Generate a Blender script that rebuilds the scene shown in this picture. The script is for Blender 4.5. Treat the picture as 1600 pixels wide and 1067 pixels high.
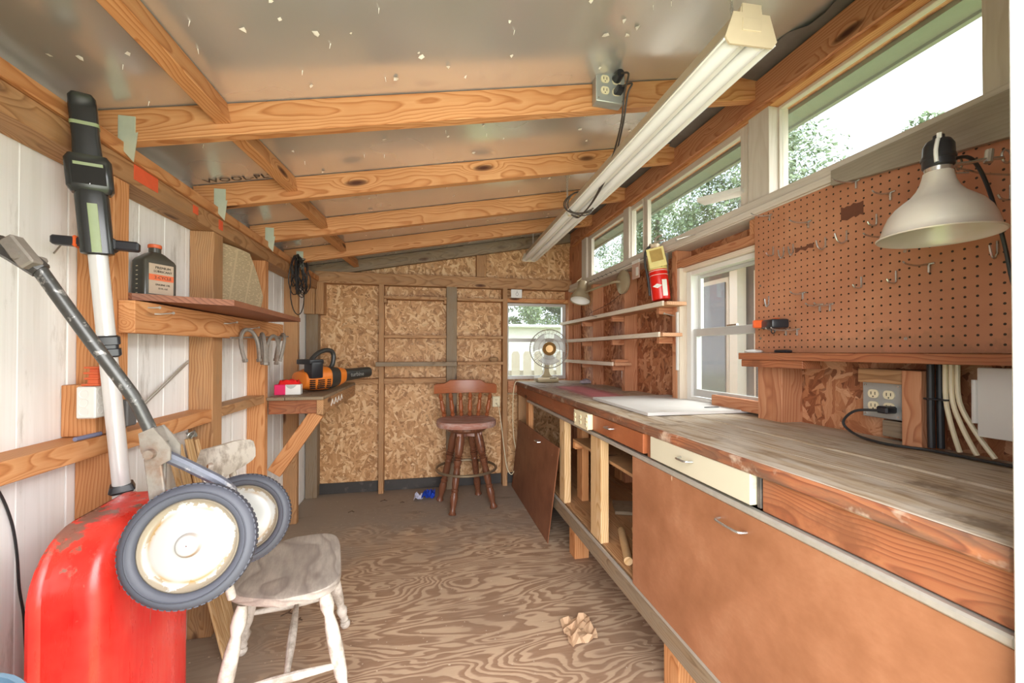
import bpy, bmesh, math, random
from mathutils import Vector, Matrix, Euler
random.seed(7)
for o in list(bpy.data.objects): bpy.data.objects.remove(o)
SC = bpy.context.scene
COL = SC.collection
PI = math.pi
V = Vector

# ------------------------------------------------------------ camera, world, light, exposure
cam = bpy.data.cameras.new('camera'); camo = bpy.data.objects.new('camera', cam); COL.objects.link(camo)
YAW, PITCH, ROLL = .2033, .0084, .0011
F_ = V((math.sin(YAW)*math.cos(PITCH), math.cos(YAW)*math.cos(PITCH), math.sin(PITCH)))
R_ = V((math.cos(YAW), -math.sin(YAW), 0)); U_ = R_.cross(F_)
R2 = R_*math.cos(ROLL)+U_*math.sin(ROLL); U2 = U_*math.cos(ROLL)-R_*math.sin(ROLL)
m = Matrix((R2, U2, -F_)).transposed().to_4x4(); m.translation = V((0, 0, 1.15))
camo.matrix_world = m
cam.sensor_width = 36; cam.lens = 640.37/1600*36; cam.shift_y = (543.62-533.5)/1600; cam.clip_start = .02
SC.camera = camo
SC.view_settings.view_transform = 'Standard'; SC.view_settings.look = 'None'
SC.view_settings.gamma = 1; SC.view_settings.use_curve_mapping = False
SC.view_settings.exposure = EXPOSURE = 1.5
SC.cycles.max_bounces = 10; SC.cycles.diffuse_bounces = 6; SC.cycles.glossy_bounces = 5
SC.cycles.transparent_max_bounces = 16; SC.cycles.sample_clamp_indirect = 6
SC.cycles.caustics_reflective = False; SC.cycles.caustics_refractive = False

W = bpy.data.worlds.new('sky'); SC.world = W; W.use_nodes = True
wt = W.node_tree; wn = wt.nodes; wn.clear()
def wnode(t, **k):
    n = wn.new(t)
    for a, b in k.items(): setattr(n, a, b)
    return n
g = wnode('ShaderNodeTexCoord'); mp = wnode('ShaderNodeMapping'); mp.inputs['Scale'].default_value = (1.6, 1.6, 3.4)
nz = wnode('ShaderNodeTexNoise'); nz.inputs['Scale'].default_value = 1.7; nz.inputs['Detail'].default_value = 6
cr = wnode('ShaderNodeValToRGB'); cr.color_ramp.elements[0].position = .36; cr.color_ramp.elements[1].position = .6
cr.color_ramp.elements[0].color = (.60, .70, .88, 1); cr.color_ramp.elements[1].color = (.94, .96, 1, 1)
bg = wnode('ShaderNodeBackground'); bg.inputs['Strength'].default_value = 1.5; wo = wnode('ShaderNodeOutputWorld')
wt.links.new(g.outputs['Generated'], mp.inputs['Vector']); wt.links.new(mp.outputs[0], nz.inputs['Vector'])
wt.links.new(nz.outputs['Fac'], cr.inputs[0]); wt.links.new(cr.outputs[0], bg.inputs['Color']); wt.links.new(bg.outputs[0], wo.inputs['Surface'])

def area_light(name, loc, rot, sx, sy, power, color=(1, 1, 1)):
    l = bpy.data.lights.new(name, 'AREA'); l.shape = 'RECTANGLE'; l.size = sx; l.size_y = sy; l.energy = power; l.color = color
    o = bpy.data.objects.new(name, l); COL.objects.link(o); o.location = loc; o.rotation_euler = rot
    return o
# added fill lamp (soft, large), unseen behind the camera, standing in for doorway daylight
area_light('doorway_fill', (.1, -.75, 1.35), (math.radians(84), 0, math.radians(4)), 2.2, 2.0, 52, (1, .98, .96))
sunl = bpy.data.lights.new('sun', 'SUN'); sunl.energy = 4.2; sunl.angle = math.radians(60); sunl.color = (1, .98, .95)
sun = bpy.data.objects.new('sun', sunl); COL.objects.link(sun); sun.rotation_euler = (0, math.radians(52), math.radians(-8)); sun.location = (0, -3, 6)

# ------------------------------------------------------------ material helpers
class MT:
    def __init__(s, name, rough=.6, metal=0, spec=.5):
        s.m = bpy.data.materials.new(name); s.m.use_nodes = True; s.t = s.m.node_tree; s.t.nodes.clear()
        s.out = s.t.nodes.new('ShaderNodeOutputMaterial'); s.b = s.t.nodes.new('ShaderNodeBsdfPrincipled')
        s.t.links.new(s.b.outputs[0], s.out.inputs[0])
        s.set('Roughness', rough); s.set('Metallic', metal); s.set('Specular IOR Level', spec)
        s._tc = None
    def _in(s, sock, v):
        if isinstance(v, bpy.types.NodeSocket): s.t.links.new(v, sock)
        elif v is not None:
            if isinstance(v, tuple) and len(v) == 3 and sock.type == 'RGBA': v = v+(1,)
            sock.default_value = v
    def set(s, k, v): s._in(s.b.inputs[k], v)
    def n(s, typ, *ins, **props):
        n = s.t.nodes.new('ShaderNode'+typ)
        for a, b in props.items(): setattr(n, a, b)
        for i, v in enumerate(ins):
            if v is not None: s._in(n.inputs[i], v)
        return n
    @property
    def obj(s):
        if not s._tc: s._tc = s.t.nodes.new('ShaderNodeTexCoord')
        return s._tc.outputs['Object']
    @property
    def rnd(s): return s.n('ObjectInfo').outputs['Random']
    def M(s, op, a, b=None, c=None):
        n = s.n('Math', a, b, c, operation=op); return n.outputs[0]
    def VM(s, op, a, b=None):
        n = s.n('VectorMath', a, b, operation=op); return n.outputs['Value'] if op in ('LENGTH', 'DISTANCE', 'DOT_PRODUCT') else n.outputs[0]
    def map(s, v, scale=(1, 1, 1), rot=(0, 0, 0), loc=(0, 0, 0)):
        return s.n('Mapping', v, loc, rot, scale).outputs[0]
    def noise(s, v, scale, detail=3, rough=.5, dist=0, col=False):
        n = s.n('TexNoise'); s._in(n.inputs['Vector'], v); s._in(n.inputs['Scale'], scale); n.inputs['Detail'].default_value = detail
        n.inputs['Roughness'].default_value = rough; n.inputs['Distortion'].default_value = dist
        return n.outputs['Color' if col else 'Fac']
    def vor(s, v, scale, out='Distance', feature='F1', rnd=1):
        n = s.n('TexVoronoi', feature=feature); s._in(n.inputs['Vector'], v); n.inputs['Scale'].default_value = scale
        n.inputs['Randomness'].default_value = rnd
        return n.outputs[out]
    def ramp(s, f, *stops):
        n = s.n('ValToRGB', f); e = n.color_ramp.elements
        while len(e) < len(stops): e.new(.5)
        for k, (p, c) in enumerate(stops):
            e[k].position = p; e[k].color = (c, c, c, 1) if not isinstance(c, tuple) else c+(1,)
        return n.outputs[0]
    def mix(s, f, a, b, mode='MIX'):
        n = s.n('MixRGB', blend_type=mode); s._in(n.inputs[0], f); s._in(n.inputs[1], a); s._in(n.inputs[2], b); return n.outputs[0]
    def bump(s, h, strength=.3, dist=.002):
        n = s.n('Bump'); n.inputs['Strength'].default_value = strength; n.inputs['Distance'].default_value = dist
        s._in(n.inputs['Height'], h); s.t.links.new(n.outputs[0], s.b.inputs['Normal'])
def C(h):   # hex sRGB -> linear
    h = h.lstrip('#'); r = [int(h[i:i+2], 16)/255 for i in (0, 2, 4)]
    return tuple((x/12.92 if x <= .04045 else ((x+.055)/1.055)**2.4) for x in r)
def plain(name, col, rough=.5, metal=0, var=.12, scale=30, spec=.5, bump=0, dirt=None, dirtscale=8, dirtlo=.55, dirthi=.7):
    a = MT(name, rough, metal, spec); c = C(col) if isinstance(col, str) else col
    nv = a.noise(a.obj, scale, 4, .6)
    k = a.mix(nv, tuple(x*(1-var) for x in c), tuple(min(1, x*(1+var)) for x in c))
    if dirt:
        d = a.noise(a.VM('ADD', a.obj, (3.1, 1.7, .3)), dirtscale, 6, .65)
        k = a.mix(a.ramp(d, (dirtlo, 0.), (dirthi, 1.)), k, C(dirt))
    a.set('Base Color', k)
    if bump: a.bump(nv, bump, .002)
    return a.m
def wood(name, light, mid, dark, freq=115, rough=.62, knots=True, grey=0, greycol='#8d8378', axis='X', contrast=1., knotcol='#4a2412', stain=None):
    a = MT(name, rough, 0, .35)
    v = a.obj
    if axis == 'Z': v = a.map(v, rot=(0, PI/2, 0))
    if axis == 'Y': v = a.map(v, rot=(0, 0, PI/2))
    r = a.rnd
    off = a.n('CombineXYZ', a.M('MULTIPLY', r, 37.3), a.M('MULTIPLY', a.M('FRACT', a.M('MULTIPLY', r, 13.7)), 4.1), a.M('MULTIPLY', a.M('FRACT', a.M('MULTIPLY', r, 7.31)), 3.3)).outputs[0]
    p = a.VM('ADD', v, off)
    ps = a.map(p, (.55, 1, 1))
    warp = a.noise(ps, 7, 2, .5, col=True)
    sx = a.n('SeparateXYZ', v)
    # pith runs a few cm outside the board, tilted: gives cathedral figure
    oy = a.M('ADD', a.M('MULTIPLY', a.M('SUBTRACT', a.M('FRACT', a.M('MULTIPLY', r, 91.7)), .5), .06), .012)
    oz = a.M('ADD', a.M('MULTIPLY', a.M('FRACT', a.M('MULTIPLY', r, 53.3)), .05), .02)
    tilt = a.M('MULTIPLY', sx.outputs[0], .035)
    w2 = a.n('SeparateXYZ', warp)
    yy = a.M('ADD', a.M('ADD', sx.outputs[1], oy), a.M('MULTIPLY', a.M('SUBTRACT', w2.outputs[0], .5), .038))
    zz = a.M('ADD', a.M('ADD', a.M('ADD', sx.outputs[2], oz), tilt), a.M('MULTIPLY', a.M('SUBTRACT', w2.outputs[1], .5), .05))
    d = a.M('SQRT', a.M('ADD', a.M('MULTIPLY', yy, yy), a.M('MULTIPLY', zz, zz)))
    ring = a.M('MULTIPLY', d, freq)
    if knots:
        kv = a.map(p, (2.6, 9, 9))
        kd = a.vor(kv, 1, 'Distance', rnd=.9)
        kf = a.ramp(kd, (.07, 1.), (.3, 0.))
        ring = a.M('ADD', ring, a.M('MULTIPLY', kf, 3.2))
    fr = a.M('FRACT', ring)
    tone = a.ramp(fr, (0, 0.), (.55, .22*contrast), (.86, .72*contrast), (1, .05))
    fine = a.noise(a.map(p, (5, 170, 170)), 1, 4, .65)
    tone = a.M('ADD', a.M('MULTIPLY', tone, .72), a.M('MULTIPLY', fine, .46))
    col = a.ramp(tone, (.12, C(light)), (.5, C(mid)), (.95, C(dark)))
    big = a.noise(ps, 5, 3, .6)
    col = a.mix(a.ramp(big, (.35, 0.), (.75, .4)), col, C(dark))
    if knots: col = a.mix(a.ramp(kd, (.045, 1.), (.10, .75), (.15, 0.)), col, C(knotcol))
    if grey:
        gn = a.noise(a.map(p, (3, 11, 11)), 2.2, 6, .65)
        col = a.mix(a.ramp(gn, (.58-grey*.3, 0.), (.78-grey*.3, grey)), col, C(greycol))
    if stain:
        sn = a.noise(a.VM('ADD', p, (5, 2, 9)), 6, 5, .7)
        col = a.mix(a.ramp(sn, (.56, 0.), (.68, .75)), col, C(stain))
    a.set('Base Color', col); a.bump(tone, .16, .0012)
    return a.m
def osb(name, tones, u='x', dark=None, S=1.):
    a = MT(name, .55, 0, .4)
    v = a.obj
    v = a.map(v, rot=(PI/2, 0, 0)) if u == 'x' else a.map(a.map(v, rot=(0, 0, -PI/2)), rot=(PI/2, 0, 0))
    v = a.n('SeparateXYZ', v); v = a.n('CombineXYZ', v.outputs[0], v.outputs[1], 0.).outputs[0]
    w = a.VM('ADD', v, a.VM('SCALE', a.noise(v, 14, 2, .5, col=True)))
    wn_ = a.n('VectorMath', a.noise(v, 16, 3, .6, col=True), operation='SCALE'); wn_.inputs['Scale'].default_value = .035
    w = a.VM('ADD', v, wn_.outputs[0])
    best = None; streak = None
    for i, (ang, s1, s2) in enumerate(((.35, 10, 42), (1.15, 12, 48), (2.1, 9.5, 38), (2.75, 12, 52), (1.6, 9, 36))):
        q = a.map(w, (s1, s2, 1), loc=(i*7.3, i*3.1, i*5.))
        q = a.map(a.map(w, rot=(0, 0, ang)), (s1*S, s2*S, 1), loc=(i*7.3, i*3.1, i*5.))
        cc = a.n('SeparateXYZ', a.vor(q, 1, 'Color'))
        st = a.noise(a.map(q, (1, 5, 1)), 1.2, 2, .5)
        if best is None: best, hue, streak = cc.outputs[0], cc.outputs[1], st
        else:
            gt = a.M('GREATER_THAN', cc.outputs[0], best)
            hue = a.mix(gt, hue, cc.outputs[1]); streak = a.mix(gt, streak, st)
            best = a.M('MAXIMUM', best, cc.outputs[0])
    t = a.M('ADD', a.M('MULTIPLY', hue, .62), a.M('MULTIPLY', streak, .5))
    col = a.ramp(t, (.12, C(tones[0])), (.38, C(tones[1])), (.62, C(tones[2])), (.9, C(tones[3])))
    deep = a.ramp(best, (.52, .8), (.72, 0.))
    col = a.mix(deep, col, C(tones[0]))
    if dark:
        dn = a.noise(v, 2.3, 4, .6)
        col = a.mix(a.ramp(dn, (.5, 0.), (.68, .6)), col, C(dark))
    a.set('Base Color', col); a.bump(best, .35, .003)
    return a.m

MA = {}
MA['pine'] = wood('pine_lumber', '#dca674', '#c98b58', '#9c5c30')
MA['pine_dark'] = wood('aged_pine_lumber', '#c79b70', '#b08257', '#7d5333', grey=.35, greycol='#8d765c')
MA['pine_red'] = wood('reddish_pine_lumber', '#d09a74', '#bd8059', '#935438', grey=.15, greycol='#9a6a50')
MA['weathered'] = wood('weathered_lumber', '#a08a6e', '#8a7257', '#5d4a37', grey=.7, greycol='#8b7c69')
MA['shelf_brown'] = wood('brown_shelf_board', '#a06a4e', '#8a563c', '#5c3324', knots=False, grey=.3, greycol='#7d6455')
MA['apron'] = wood('stained_apron_board', '#b36d45', '#9c5634', '#6f3620', grey=.3, greycol='#7b5a45')
MA['top'] = wood('worn_worktop_plank', '#cdbb9f', '#ae967a', '#7d6549', freq=60, knots=False, grey=.6, greycol='#cfc6b8', stain='#6f5a45')
MA['painted_wood'] = wood('grey_painted_trim', '#ddd3c8', '#d2c6b9', '#b5a798', freq=70, knots=False, contrast=.5, grey=.2, greycol='#dcd4c9')
MA['grey_plank'] = wood('grey_weathered_plank', '#a09485', '#8d8072', '#6e6256', knots=False, grey=.4, greycol='#82766a')
MA['lath'] = wood('pale_lath_wood', '#dfc29a', '#cfa876', '#a97d4e', knots=False)
MA['cream_wood'] = wood('cream_lit_shelf_edge', '#e8dccb', '#d9c9b4', '#b89f85', knots=False, contrast=.5)  # on the shelf fronts this cream is window light put into the colour
MA['osb_back'] = osb('oriented_strand_board_golden', ('#8f6239', '#bb8a5a', '#d2a272', '#e8c598'), S=1.4)
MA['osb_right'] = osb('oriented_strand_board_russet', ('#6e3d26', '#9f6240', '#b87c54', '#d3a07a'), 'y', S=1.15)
MA['stool'] = wood('stool_varnished_maple', '#86583f', '#704531', '#4d2d20', freq=110, knots=False, rough=.3, axis='Z')
MA['stool_rail'] = wood('stool_rail_maple', '#b87048', '#a35c38', '#7c4228', freq=90, knots=False, rough=.3)
MA['stool_seat'] = wood('stool_dusty_seat', '#b98878', '#a87464', '#865548', freq=90, knots=False, grey=.6, greycol='#c9b5ad')
def hardboard(name, c1, c2, c3):
    a = MT(name, .45, 0, .4)
    n1 = a.noise(a.obj, 7, 5, .6); n2 = a.noise(a.map(a.obj, (1, 1, 2)), 60, 4, .6)
    c = a.ramp(n1, (.3, C(c2)), (.55, C(c1)), (.75, C(c3)))
    c = a.mix(a.ramp(n2, (.35, .25), (.65, 0.)), c, C(c2))
    sv = a.vor(a.map(a.obj, (1, 16, 5)), 1, 'Distance'); c = a.mix(a.ramp(sv, (.035, .7), (.06, 0.)), c, C('#dcc0a4'))
    a.set('Base Color', c); a.bump(n2, .1, .001); return a.m
MA['hardboard'] = hardboard('brown_hardboard', '#a06b4c', '#8d5b3d', '#ad7a5a')
MA['hardboard_dark'] = hardboard('dark_hardboard', '#8a5a40', '#744730', '#97674b')
def pegboard_mat():
    a = MT('brown_pegboard', .5, 0, .4)
    n1 = a.noise(a.obj, 5, 5, .6)
    c = a.ramp(n1, (.3, C('#ad7355')), (.6, C('#bd8261')), (.8, C('#c88f6d')))
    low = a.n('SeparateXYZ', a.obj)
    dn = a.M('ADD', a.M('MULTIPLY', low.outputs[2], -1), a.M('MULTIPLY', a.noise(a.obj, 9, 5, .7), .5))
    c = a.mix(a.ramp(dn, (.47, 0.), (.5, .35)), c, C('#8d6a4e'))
    fy = a.M('SUBTRACT', a.M('FRACT', a.M('DIVIDE', low.outputs[1], .0226)), .5)
    fz = a.M('SUBTRACT', a.M('FRACT', a.M('DIVIDE', low.outputs[2], .0226)), .5)
    d = a.M('SQRT', a.M('ADD', a.M('MULTIPLY', fy, fy), a.M('MULTIPLY', fz, fz)))
    h = a.M('LESS_THAN', d, .125)
    a.set('Base Color', a.mix(h, c, (.03, .018, .01))); a.bump(a.M('SUBTRACT', 1., h), .6, .003)
    return a.m
MA['peg'] = pegboard_mat()
def foil_mat():
    a = MT('foil_faced_ceiling_board', .2, .62, .6)
    n1 = a.noise(a.obj, 2.5, 2, .5); n2 = a.noise(a.map(a.obj, (9, 4, 4)), 5, 3, .55)
    a.set('Base Color', a.mix(n1, C('#d3cdc6'), C('#ebe8e5')))
    a.set('Roughness', a.ramp(n1, (.3, .17), (.7, .3)))
    a.bump(n2, .10, .003)
    return a.m
MA['foil'] = foil_mat()
def floor_mat():
    a = MT('worn_plywood_floor', .6, 0, .35)
    v = a.obj
    w = a.noise(a.map(v, (.8, 3.0, 1)), 1.3, 3, .5, .6)
    w2 = a.noise(a.map(v, (5, 22, 1)), 1, 3, .55)
    t = a.M('FRACT', a.M('ADD', a.M('MULTIPLY', w, 24.), a.M('MULTIPLY', w2, 1.1)))
    tone = a.ramp(t, (0, .05), (.38, .1), (.52, .85), (.9, 1.), (1, .1))
    fine = a.noise(a.map(v, (8, 150, 1)), 1, 3, .6)
    tone = a.M('ADD', a.M('MULTIPLY', tone, .72), a.M('MULTIPLY', fine, .35))
    c = a.ramp(tone, (.15, C('#cfb394')), (.5, C('#b8997f')), (.9, C('#99795f')))
    big = a.noise(v, 1.6, 4, .6)
    c = a.mix(a.ramp(big, (.4, 0.), (.65, .5)), c, C('#8c7460'))
    sp = a.n('SeparateXYZ', v)
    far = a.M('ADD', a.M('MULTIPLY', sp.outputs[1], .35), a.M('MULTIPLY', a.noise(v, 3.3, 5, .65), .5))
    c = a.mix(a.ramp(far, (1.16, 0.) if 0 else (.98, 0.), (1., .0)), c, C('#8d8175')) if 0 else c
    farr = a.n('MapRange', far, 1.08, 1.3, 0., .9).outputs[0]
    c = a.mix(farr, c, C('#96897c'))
    edge = a.M('ADD', a.M('MULTIPLY', sp.outputs[0], -.6), a.M('MULTIPLY', a.noise(v, 4.1, 5, .65), .5))
    c = a.mix(a.n('MapRange', edge, .5, .66, 0., .8).outputs[0], c, C('#978878'))
    st = a.noise(a.map(v, (1.1, 5, 1), loc=(4.2, 1.3, 0)), 1.6, 4, .6)
    c = a.mix(a.ramp(st, (.63, 0.), (.74, .75)), c, C('#4d3d31'))
    sp2 = a.vor(v, 26, 'Distance')
    c = a.mix(a.ramp(sp2, (.045, .8), (.08, 0.)), c, C('#d9c9b4'))
    a.set('Base Color', c); a.bump(tone, .25, .0015)
    return a.m
MA['floor'] = floor_mat()
def siding_mat():
    a = MT('white_painted_siding', .6, 0, .4)
    v = a.VM('ADD', a.obj, a.n('CombineXYZ', 0., a.M('MULTIPLY', a.rnd, 9.), a.M('MULTIPLY', a.rnd, 5.)).outputs[0])
    g1 = a.noise(a.map(v, (1, 40, 2.5)), 1, 4, .6, 1.5)
    m1 = a.noise(a.map(v, (1, 6, 2.2)), 2.2, 7, .72)
    c = a.mix(a.ramp(g1, (.35, .35), (.6, 0.)), C('#f3f2ef'), C('#dedbd4'))
    c = a.mix(a.ramp(m1, (.55, 0.), (.70, .7)), c, C('#a8a294'))
    a.set('Base Color', c); a.bump(g1, .3, .002); return a.m
MA['siding'] = siding_mat()
MA['white_paint'] = plain('white_window_paint', '#dfdcd6', .4, var=.05, scale=8)
MA['alu'] = plain('window_aluminium', '#c9c9c6', .35, .3, var=.06)
MA['galv'] = plain('galvanised_steel', '#b9bdb8', .38, .75, var=.2, scale=40)
MA['steel'] = plain('bright_steel', '#cfcfcc', .25, .9, var=.08)
MA['rust'] = plain('rusty_iron', '#8d857c', .65, .4, var=.3, scale=60, dirt='#7a5a45')
MA['black_rubber'] = plain('black_rubber', '#2b2a2a', .5, var=.2)
MA['base_black'] = plain('black_baseboard', '#3d3936', .6, var=.2, dirt='#6b6058')
MA['ivory'] = plain('ivory_plastic', '#e9dcb8', .4, var=.04)
MA['black_plastic'] = plain('black_plastic', '#26262a', .35, var=.15)
MA['grey_box'] = plain('grey_electrical_box', '#b4b6b2', .4, .5, var=.12, scale=25)
MA['dark'] = plain('dark_slot', '#15120f', .8)
MA['felt'] = plain('grey_roofing_felt', '#6d655f', .8, var=.25, scale=20, bump=.4)
MA['beige_enamel'] = plain('beige_enamel', '#c9b79c', .4, var=.06)
MA['white_enamel'] = plain('white_enamel', '#e9e7e2', .3, var=.04)
def glass(name, haze=.05, tint=(1, 1, 1), refl=.09):
    m = bpy.data.materials.new(name); m.use_nodes = True; t = m.node_tree; t.nodes.clear()
    o = t.nodes.new('ShaderNodeOutputMaterial'); tr = t.nodes.new('ShaderNodeBsdfTransparent'); gl = t.nodes.new('ShaderNodeBsdfGlossy')
    df = t.nodes.new('ShaderNodeBsdfDiffuse'); m1 = t.nodes.new('ShaderNodeMixShader'); m2 = t.nodes.new('ShaderNodeMixShader')
    lw = t.nodes.new('ShaderNodeLayerWeight'); lw.inputs[0].default_value = .5
    pw = t.nodes.new('ShaderNodeMath'); pw.operation = 'POWER'; pw.inputs[1].default_value = 5; t.links.new(lw.outputs['Facing'], pw.inputs[0])
    fr = t.nodes.new('ShaderNodeMath'); fr.operation = 'MULTIPLY_ADD'; fr.inputs[1].default_value = .7; fr.inputs[2].default_value = .04; t.links.new(pw.outputs[0], fr.inputs[0])
    tr.inputs[0].default_value = tint+(1,); gl.inputs['Roughness'].default_value = .02; df.inputs[0].default_value = (.85, .87, .85, 1)
    m1.inputs[0].default_value = haze
    t.links.new(fr.outputs[0], m2.inputs[0])
    t.links.new(tr.outputs[0], m1.inputs[1]); t.links.new(df.outputs[0], m1.inputs[2])
    t.links.new(m1.outputs[0], m2.inputs[1]); t.links.new(gl.outputs[0], m2.inputs[2]); t.links.new(m2.outputs[0], o.inputs[0])
    return m
MA['glass'] = glass('window_glass', .04, (.97, .99, .97))
MA['glass_dusty'] = glass('dusty_window_glass', .1, (.97, .99, .97))

# ------------------------------------------------------------ geometry helpers
def link(name, me, mat, parent=None, smooth=35):
    o = bpy.data.objects.new(name, me); COL.objects.link(o)
    for mm in (mat if isinstance(mat, (list, tuple)) else [mat]): me.materials.append(MA[mm] if isinstance(mm, str) else mm)
    if smooth:
        me.polygons.foreach_set('use_smooth', [True]*len(me.polygons)); me.set_sharp_from_angle(angle=math.radians(smooth))
    if parent: setpar(o, parent)
    return o
def setpar(o, parent):
    o.parent = parent
    bpy_m = Matrix.Translation(parent.location) @ parent.rotation_euler.to_matrix().to_4x4() if parent.parent is None else (parent.matrix_parent_inverse_world if 0 else wm(parent))
    o.matrix_parent_inverse = bpy_m.inverted()
def wm(o):
    b = Matrix.Translation(o.location) @ o.rotation_euler.to_matrix().to_4x4()
    return wm(o.parent) @ o.matrix_parent_inverse @ b if o.parent else b
def fin(name, bm, mat, parent=None, smooth=35):
    bmesh.ops.recalc_face_normals(bm, faces=bm.faces)
    me = bpy.data.meshes.new(name); bm.to_mesh(me); bm.free(); return link(name, me, mat, parent, smooth)
def tag(o, label=None, cat=None, group=None, kind=None):
    if label: o['label'] = label
    if cat: o['category'] = cat
    if group: o['group'] = group
    if kind: o['kind'] = kind
    return o
def thing(name, label, cat, loc=(0, 0, 0), group=None, rz=0):
    o = bpy.data.objects.new(name, None); COL.objects.link(o); o.location = loc; o.rotation_euler = (0, 0, rz); o.empty_display_size = .05
    return tag(o, label, cat, group)
def NB(): return bmesh.new()
def addbox(bm, x0, x1, y0, y1, z0, z1, bev=0, M=None, seg=1, mi=0):
    r = bmesh.ops.create_cube(bm, size=1, matrix=Matrix.Translation(((x0+x1)/2, (y0+y1)/2, (z0+z1)/2)) @ Matrix.Diagonal((abs(x1-x0), abs(y1-y0), abs(z1-z0), 1)))
    vs = r['verts']
    if bev:
        es = list({e for v in vs for e in v.link_edges})
        q = bmesh.ops.bevel(bm, geom=es, offset=bev, segments=seg, affect='EDGES', profile=.5)
        vs = list({v for f in q['faces'] for v in f.verts} | {v for v in vs if v.is_valid})
    if M is not None: bmesh.ops.transform(bm, matrix=M, verts=vs)
    if mi:
        for f in {f for v in vs for f in v.link_faces}: f.material_index = mi
    return vs
def lathe(bm, prof, seg=20, M=None, cap=True):
    rings = []
    for r, z in prof:
        rings.append([bm.verts.new((r*math.cos(2*PI*i/seg), r*math.sin(2*PI*i/seg), z)) for i in range(seg)])
    for a, b in zip(rings, rings[1:]):
        for i in range(seg): bm.faces.new((a[i], a[(i+1) % seg], b[(i+1) % seg], b[i]))
    if cap:
        if prof[0][0] > 1e-5: bm.faces.new(rings[0][::-1])
        if prof[-1][0] > 1e-5: bm.faces.new(rings[-1])
    vs = [v for r in rings for v in r]
    if M is not None: bmesh.ops.transform(bm, matrix=M, verts=vs)
    return vs
def zto(a, b):   # matrix taking local +Z (from origin) to the direction a->b, at a
    a, b = V(a), V(b); return Matrix.Translation(a) @ (b-a).to_track_quat('Z', 'Y').to_matrix().to_4x4()
def rod(bm, a, b, r, r2=None, seg=10):
    L = (V(b)-V(a)).length; return lathe(bm, [(r, 0), (r if r2 is None else r2, L)], seg, zto(a, b))
def tube(bm, pts, r, seg=8, closed=False, smooth=0):
    pts = [V(p) for p in pts]
    if smooth: pts = spline(pts, smooth, closed)
    n = len(pts); rs = r if isinstance(r, (list, tuple)) else [r]*n
    if len(rs) != n: rs = [rs[min(len(rs)-1, int(i*len(rs)/n))] for i in range(n)]
    rings = []; prev = None
    for i, p in enumerate(pts):
        t = (pts[(i+1) % n]-pts[i-1]) if closed else (pts[min(i+1, n-1)]-pts[max(i-1, 0)])
        if t.length < 1e-9: t = V((0, 0, 1))
        t.normalize()
        if prev is None:
            nn = t.orthogonal().normalized()
        else:
            nn = prev-t*prev.dot(t)
            nn = nn.normalized() if nn.length > 1e-6 else t.orthogonal().normalized()
        prev = nn; b = t.cross(nn)
        rings.append([bm.verts.new(p+(nn*math.cos(2*PI*k/seg)+b*math.sin(2*PI*k/seg))*rs[i]) for k in range(seg)])
    for i in range(n if closed else n-1):
        a, b = rings[i], rings[(i+1) % n]
        for k in range(seg): bm.faces.new((a[k], a[(k+1) % seg], b[(k+1) % seg], b[k]))
    if not closed: bm.faces.new(rings[0][::-1]); bm.faces.new(rings[-1])
    return rings
def spline(p, k, closed=False):
    out = []; n = len(p)
    for i in range(n if closed else n-1):
        p0, p1, p2, p3 = (p[(i-1) % n], p[i], p[(i+1) % n], p[(i+2) % n]) if closed else (p[max(i-1, 0)], p[i], p[i+1], p[min(i+2, n-1)])
        for j in range(k):
            t = j/k; out.append(.5*((2*p1)+(-p0+p2)*t+(2*p0-5*p1+4*p2-p3)*t*t+(-p0+3*p1-3*p2+p3)*t*t*t))
    if not closed: out.append(p[-1])
    return out
def prism(bm, poly, d0, d1, M=None):   # poly in XY, extruded along Z
    a = [bm.verts.new((x, y, d0)) for x, y in poly]; b = [bm.verts.new((x, y, d1)) for x, y in poly]; n = len(poly)
    bm.faces.new(a[::-1]); bm.faces.new(b)
    for i in range(n): bm.faces.new((a[i], a[(i+1) % n], b[(i+1) % n], b[i]))
    if M is not None: bmesh.ops.transform(bm, matrix=M, verts=a+b)
    return a+b
def MX(x, y, z):  # matrix with given columns
    return Matrix((V(x), V(y), V(z))).transposed().to_4x4()
def board(name, mat, parent, a, b, w, t, up=(0, 0, 1), bev=.0015, label=None):
    a, b = V(a), V(b); X = (b-a).normalized(); U = V(up); U = (U-X*U.dot(X)).normalized(); Nn = X.cross(U)
    L = (b-a).length; bm = NB(); addbox(bm, -L/2, L/2, -w/2, w/2, -t/2, t/2, bev)
    o = fin(name, bm, mat, None)
    mm = MX(X, U, Nn); mm.translation = (a+b)/2
    o.location = mm.translation; o.rotation_euler = mm.to_euler()
    if parent: setpar(o, parent)
    if label: o['label'] = label
    return o
def bb(name, mat, parent, x0, x1, y0, y1, z0, z1, bev=.0015, label=None):
    d = [x1-x0, y1-y0, z1-z0]; k = d.index(max(d)); c = [(x0+x1)/2, (y0+y1)/2, (z0+z1)/2]
    a = list(c); b = list(c); a[k] -= d[k]/2; b[k] += d[k]/2
    up = {0: (0, 0, 1), 1: (0, 0, 1), 2: (0, 1, 0)}[k]; w = {0: d[2], 1: d[2], 2: d[1]}[k]; t = {0: d[1], 1: d[0], 2: d[0]}[k]
    return board(name, mat, parent, a, b, w, t, up, bev, label)
def box(name, mat, parent, x0, x1, y0, y1, z0, z1, bev=.001, seg=1, label=None, M=None):
    bm = NB(); c = V(((x0+x1)/2, (y0+y1)/2, (z0+z1)/2)); addbox(bm, x0-c.x, x1-c.x, y0-c.y, y1-c.y, z0-c.z, z1-c.z, bev, seg=seg)
    o = fin(name, bm, mat); o.location = c
    if parent: setpar(o, parent)
    if label: o['label'] = label
    return o
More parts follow.
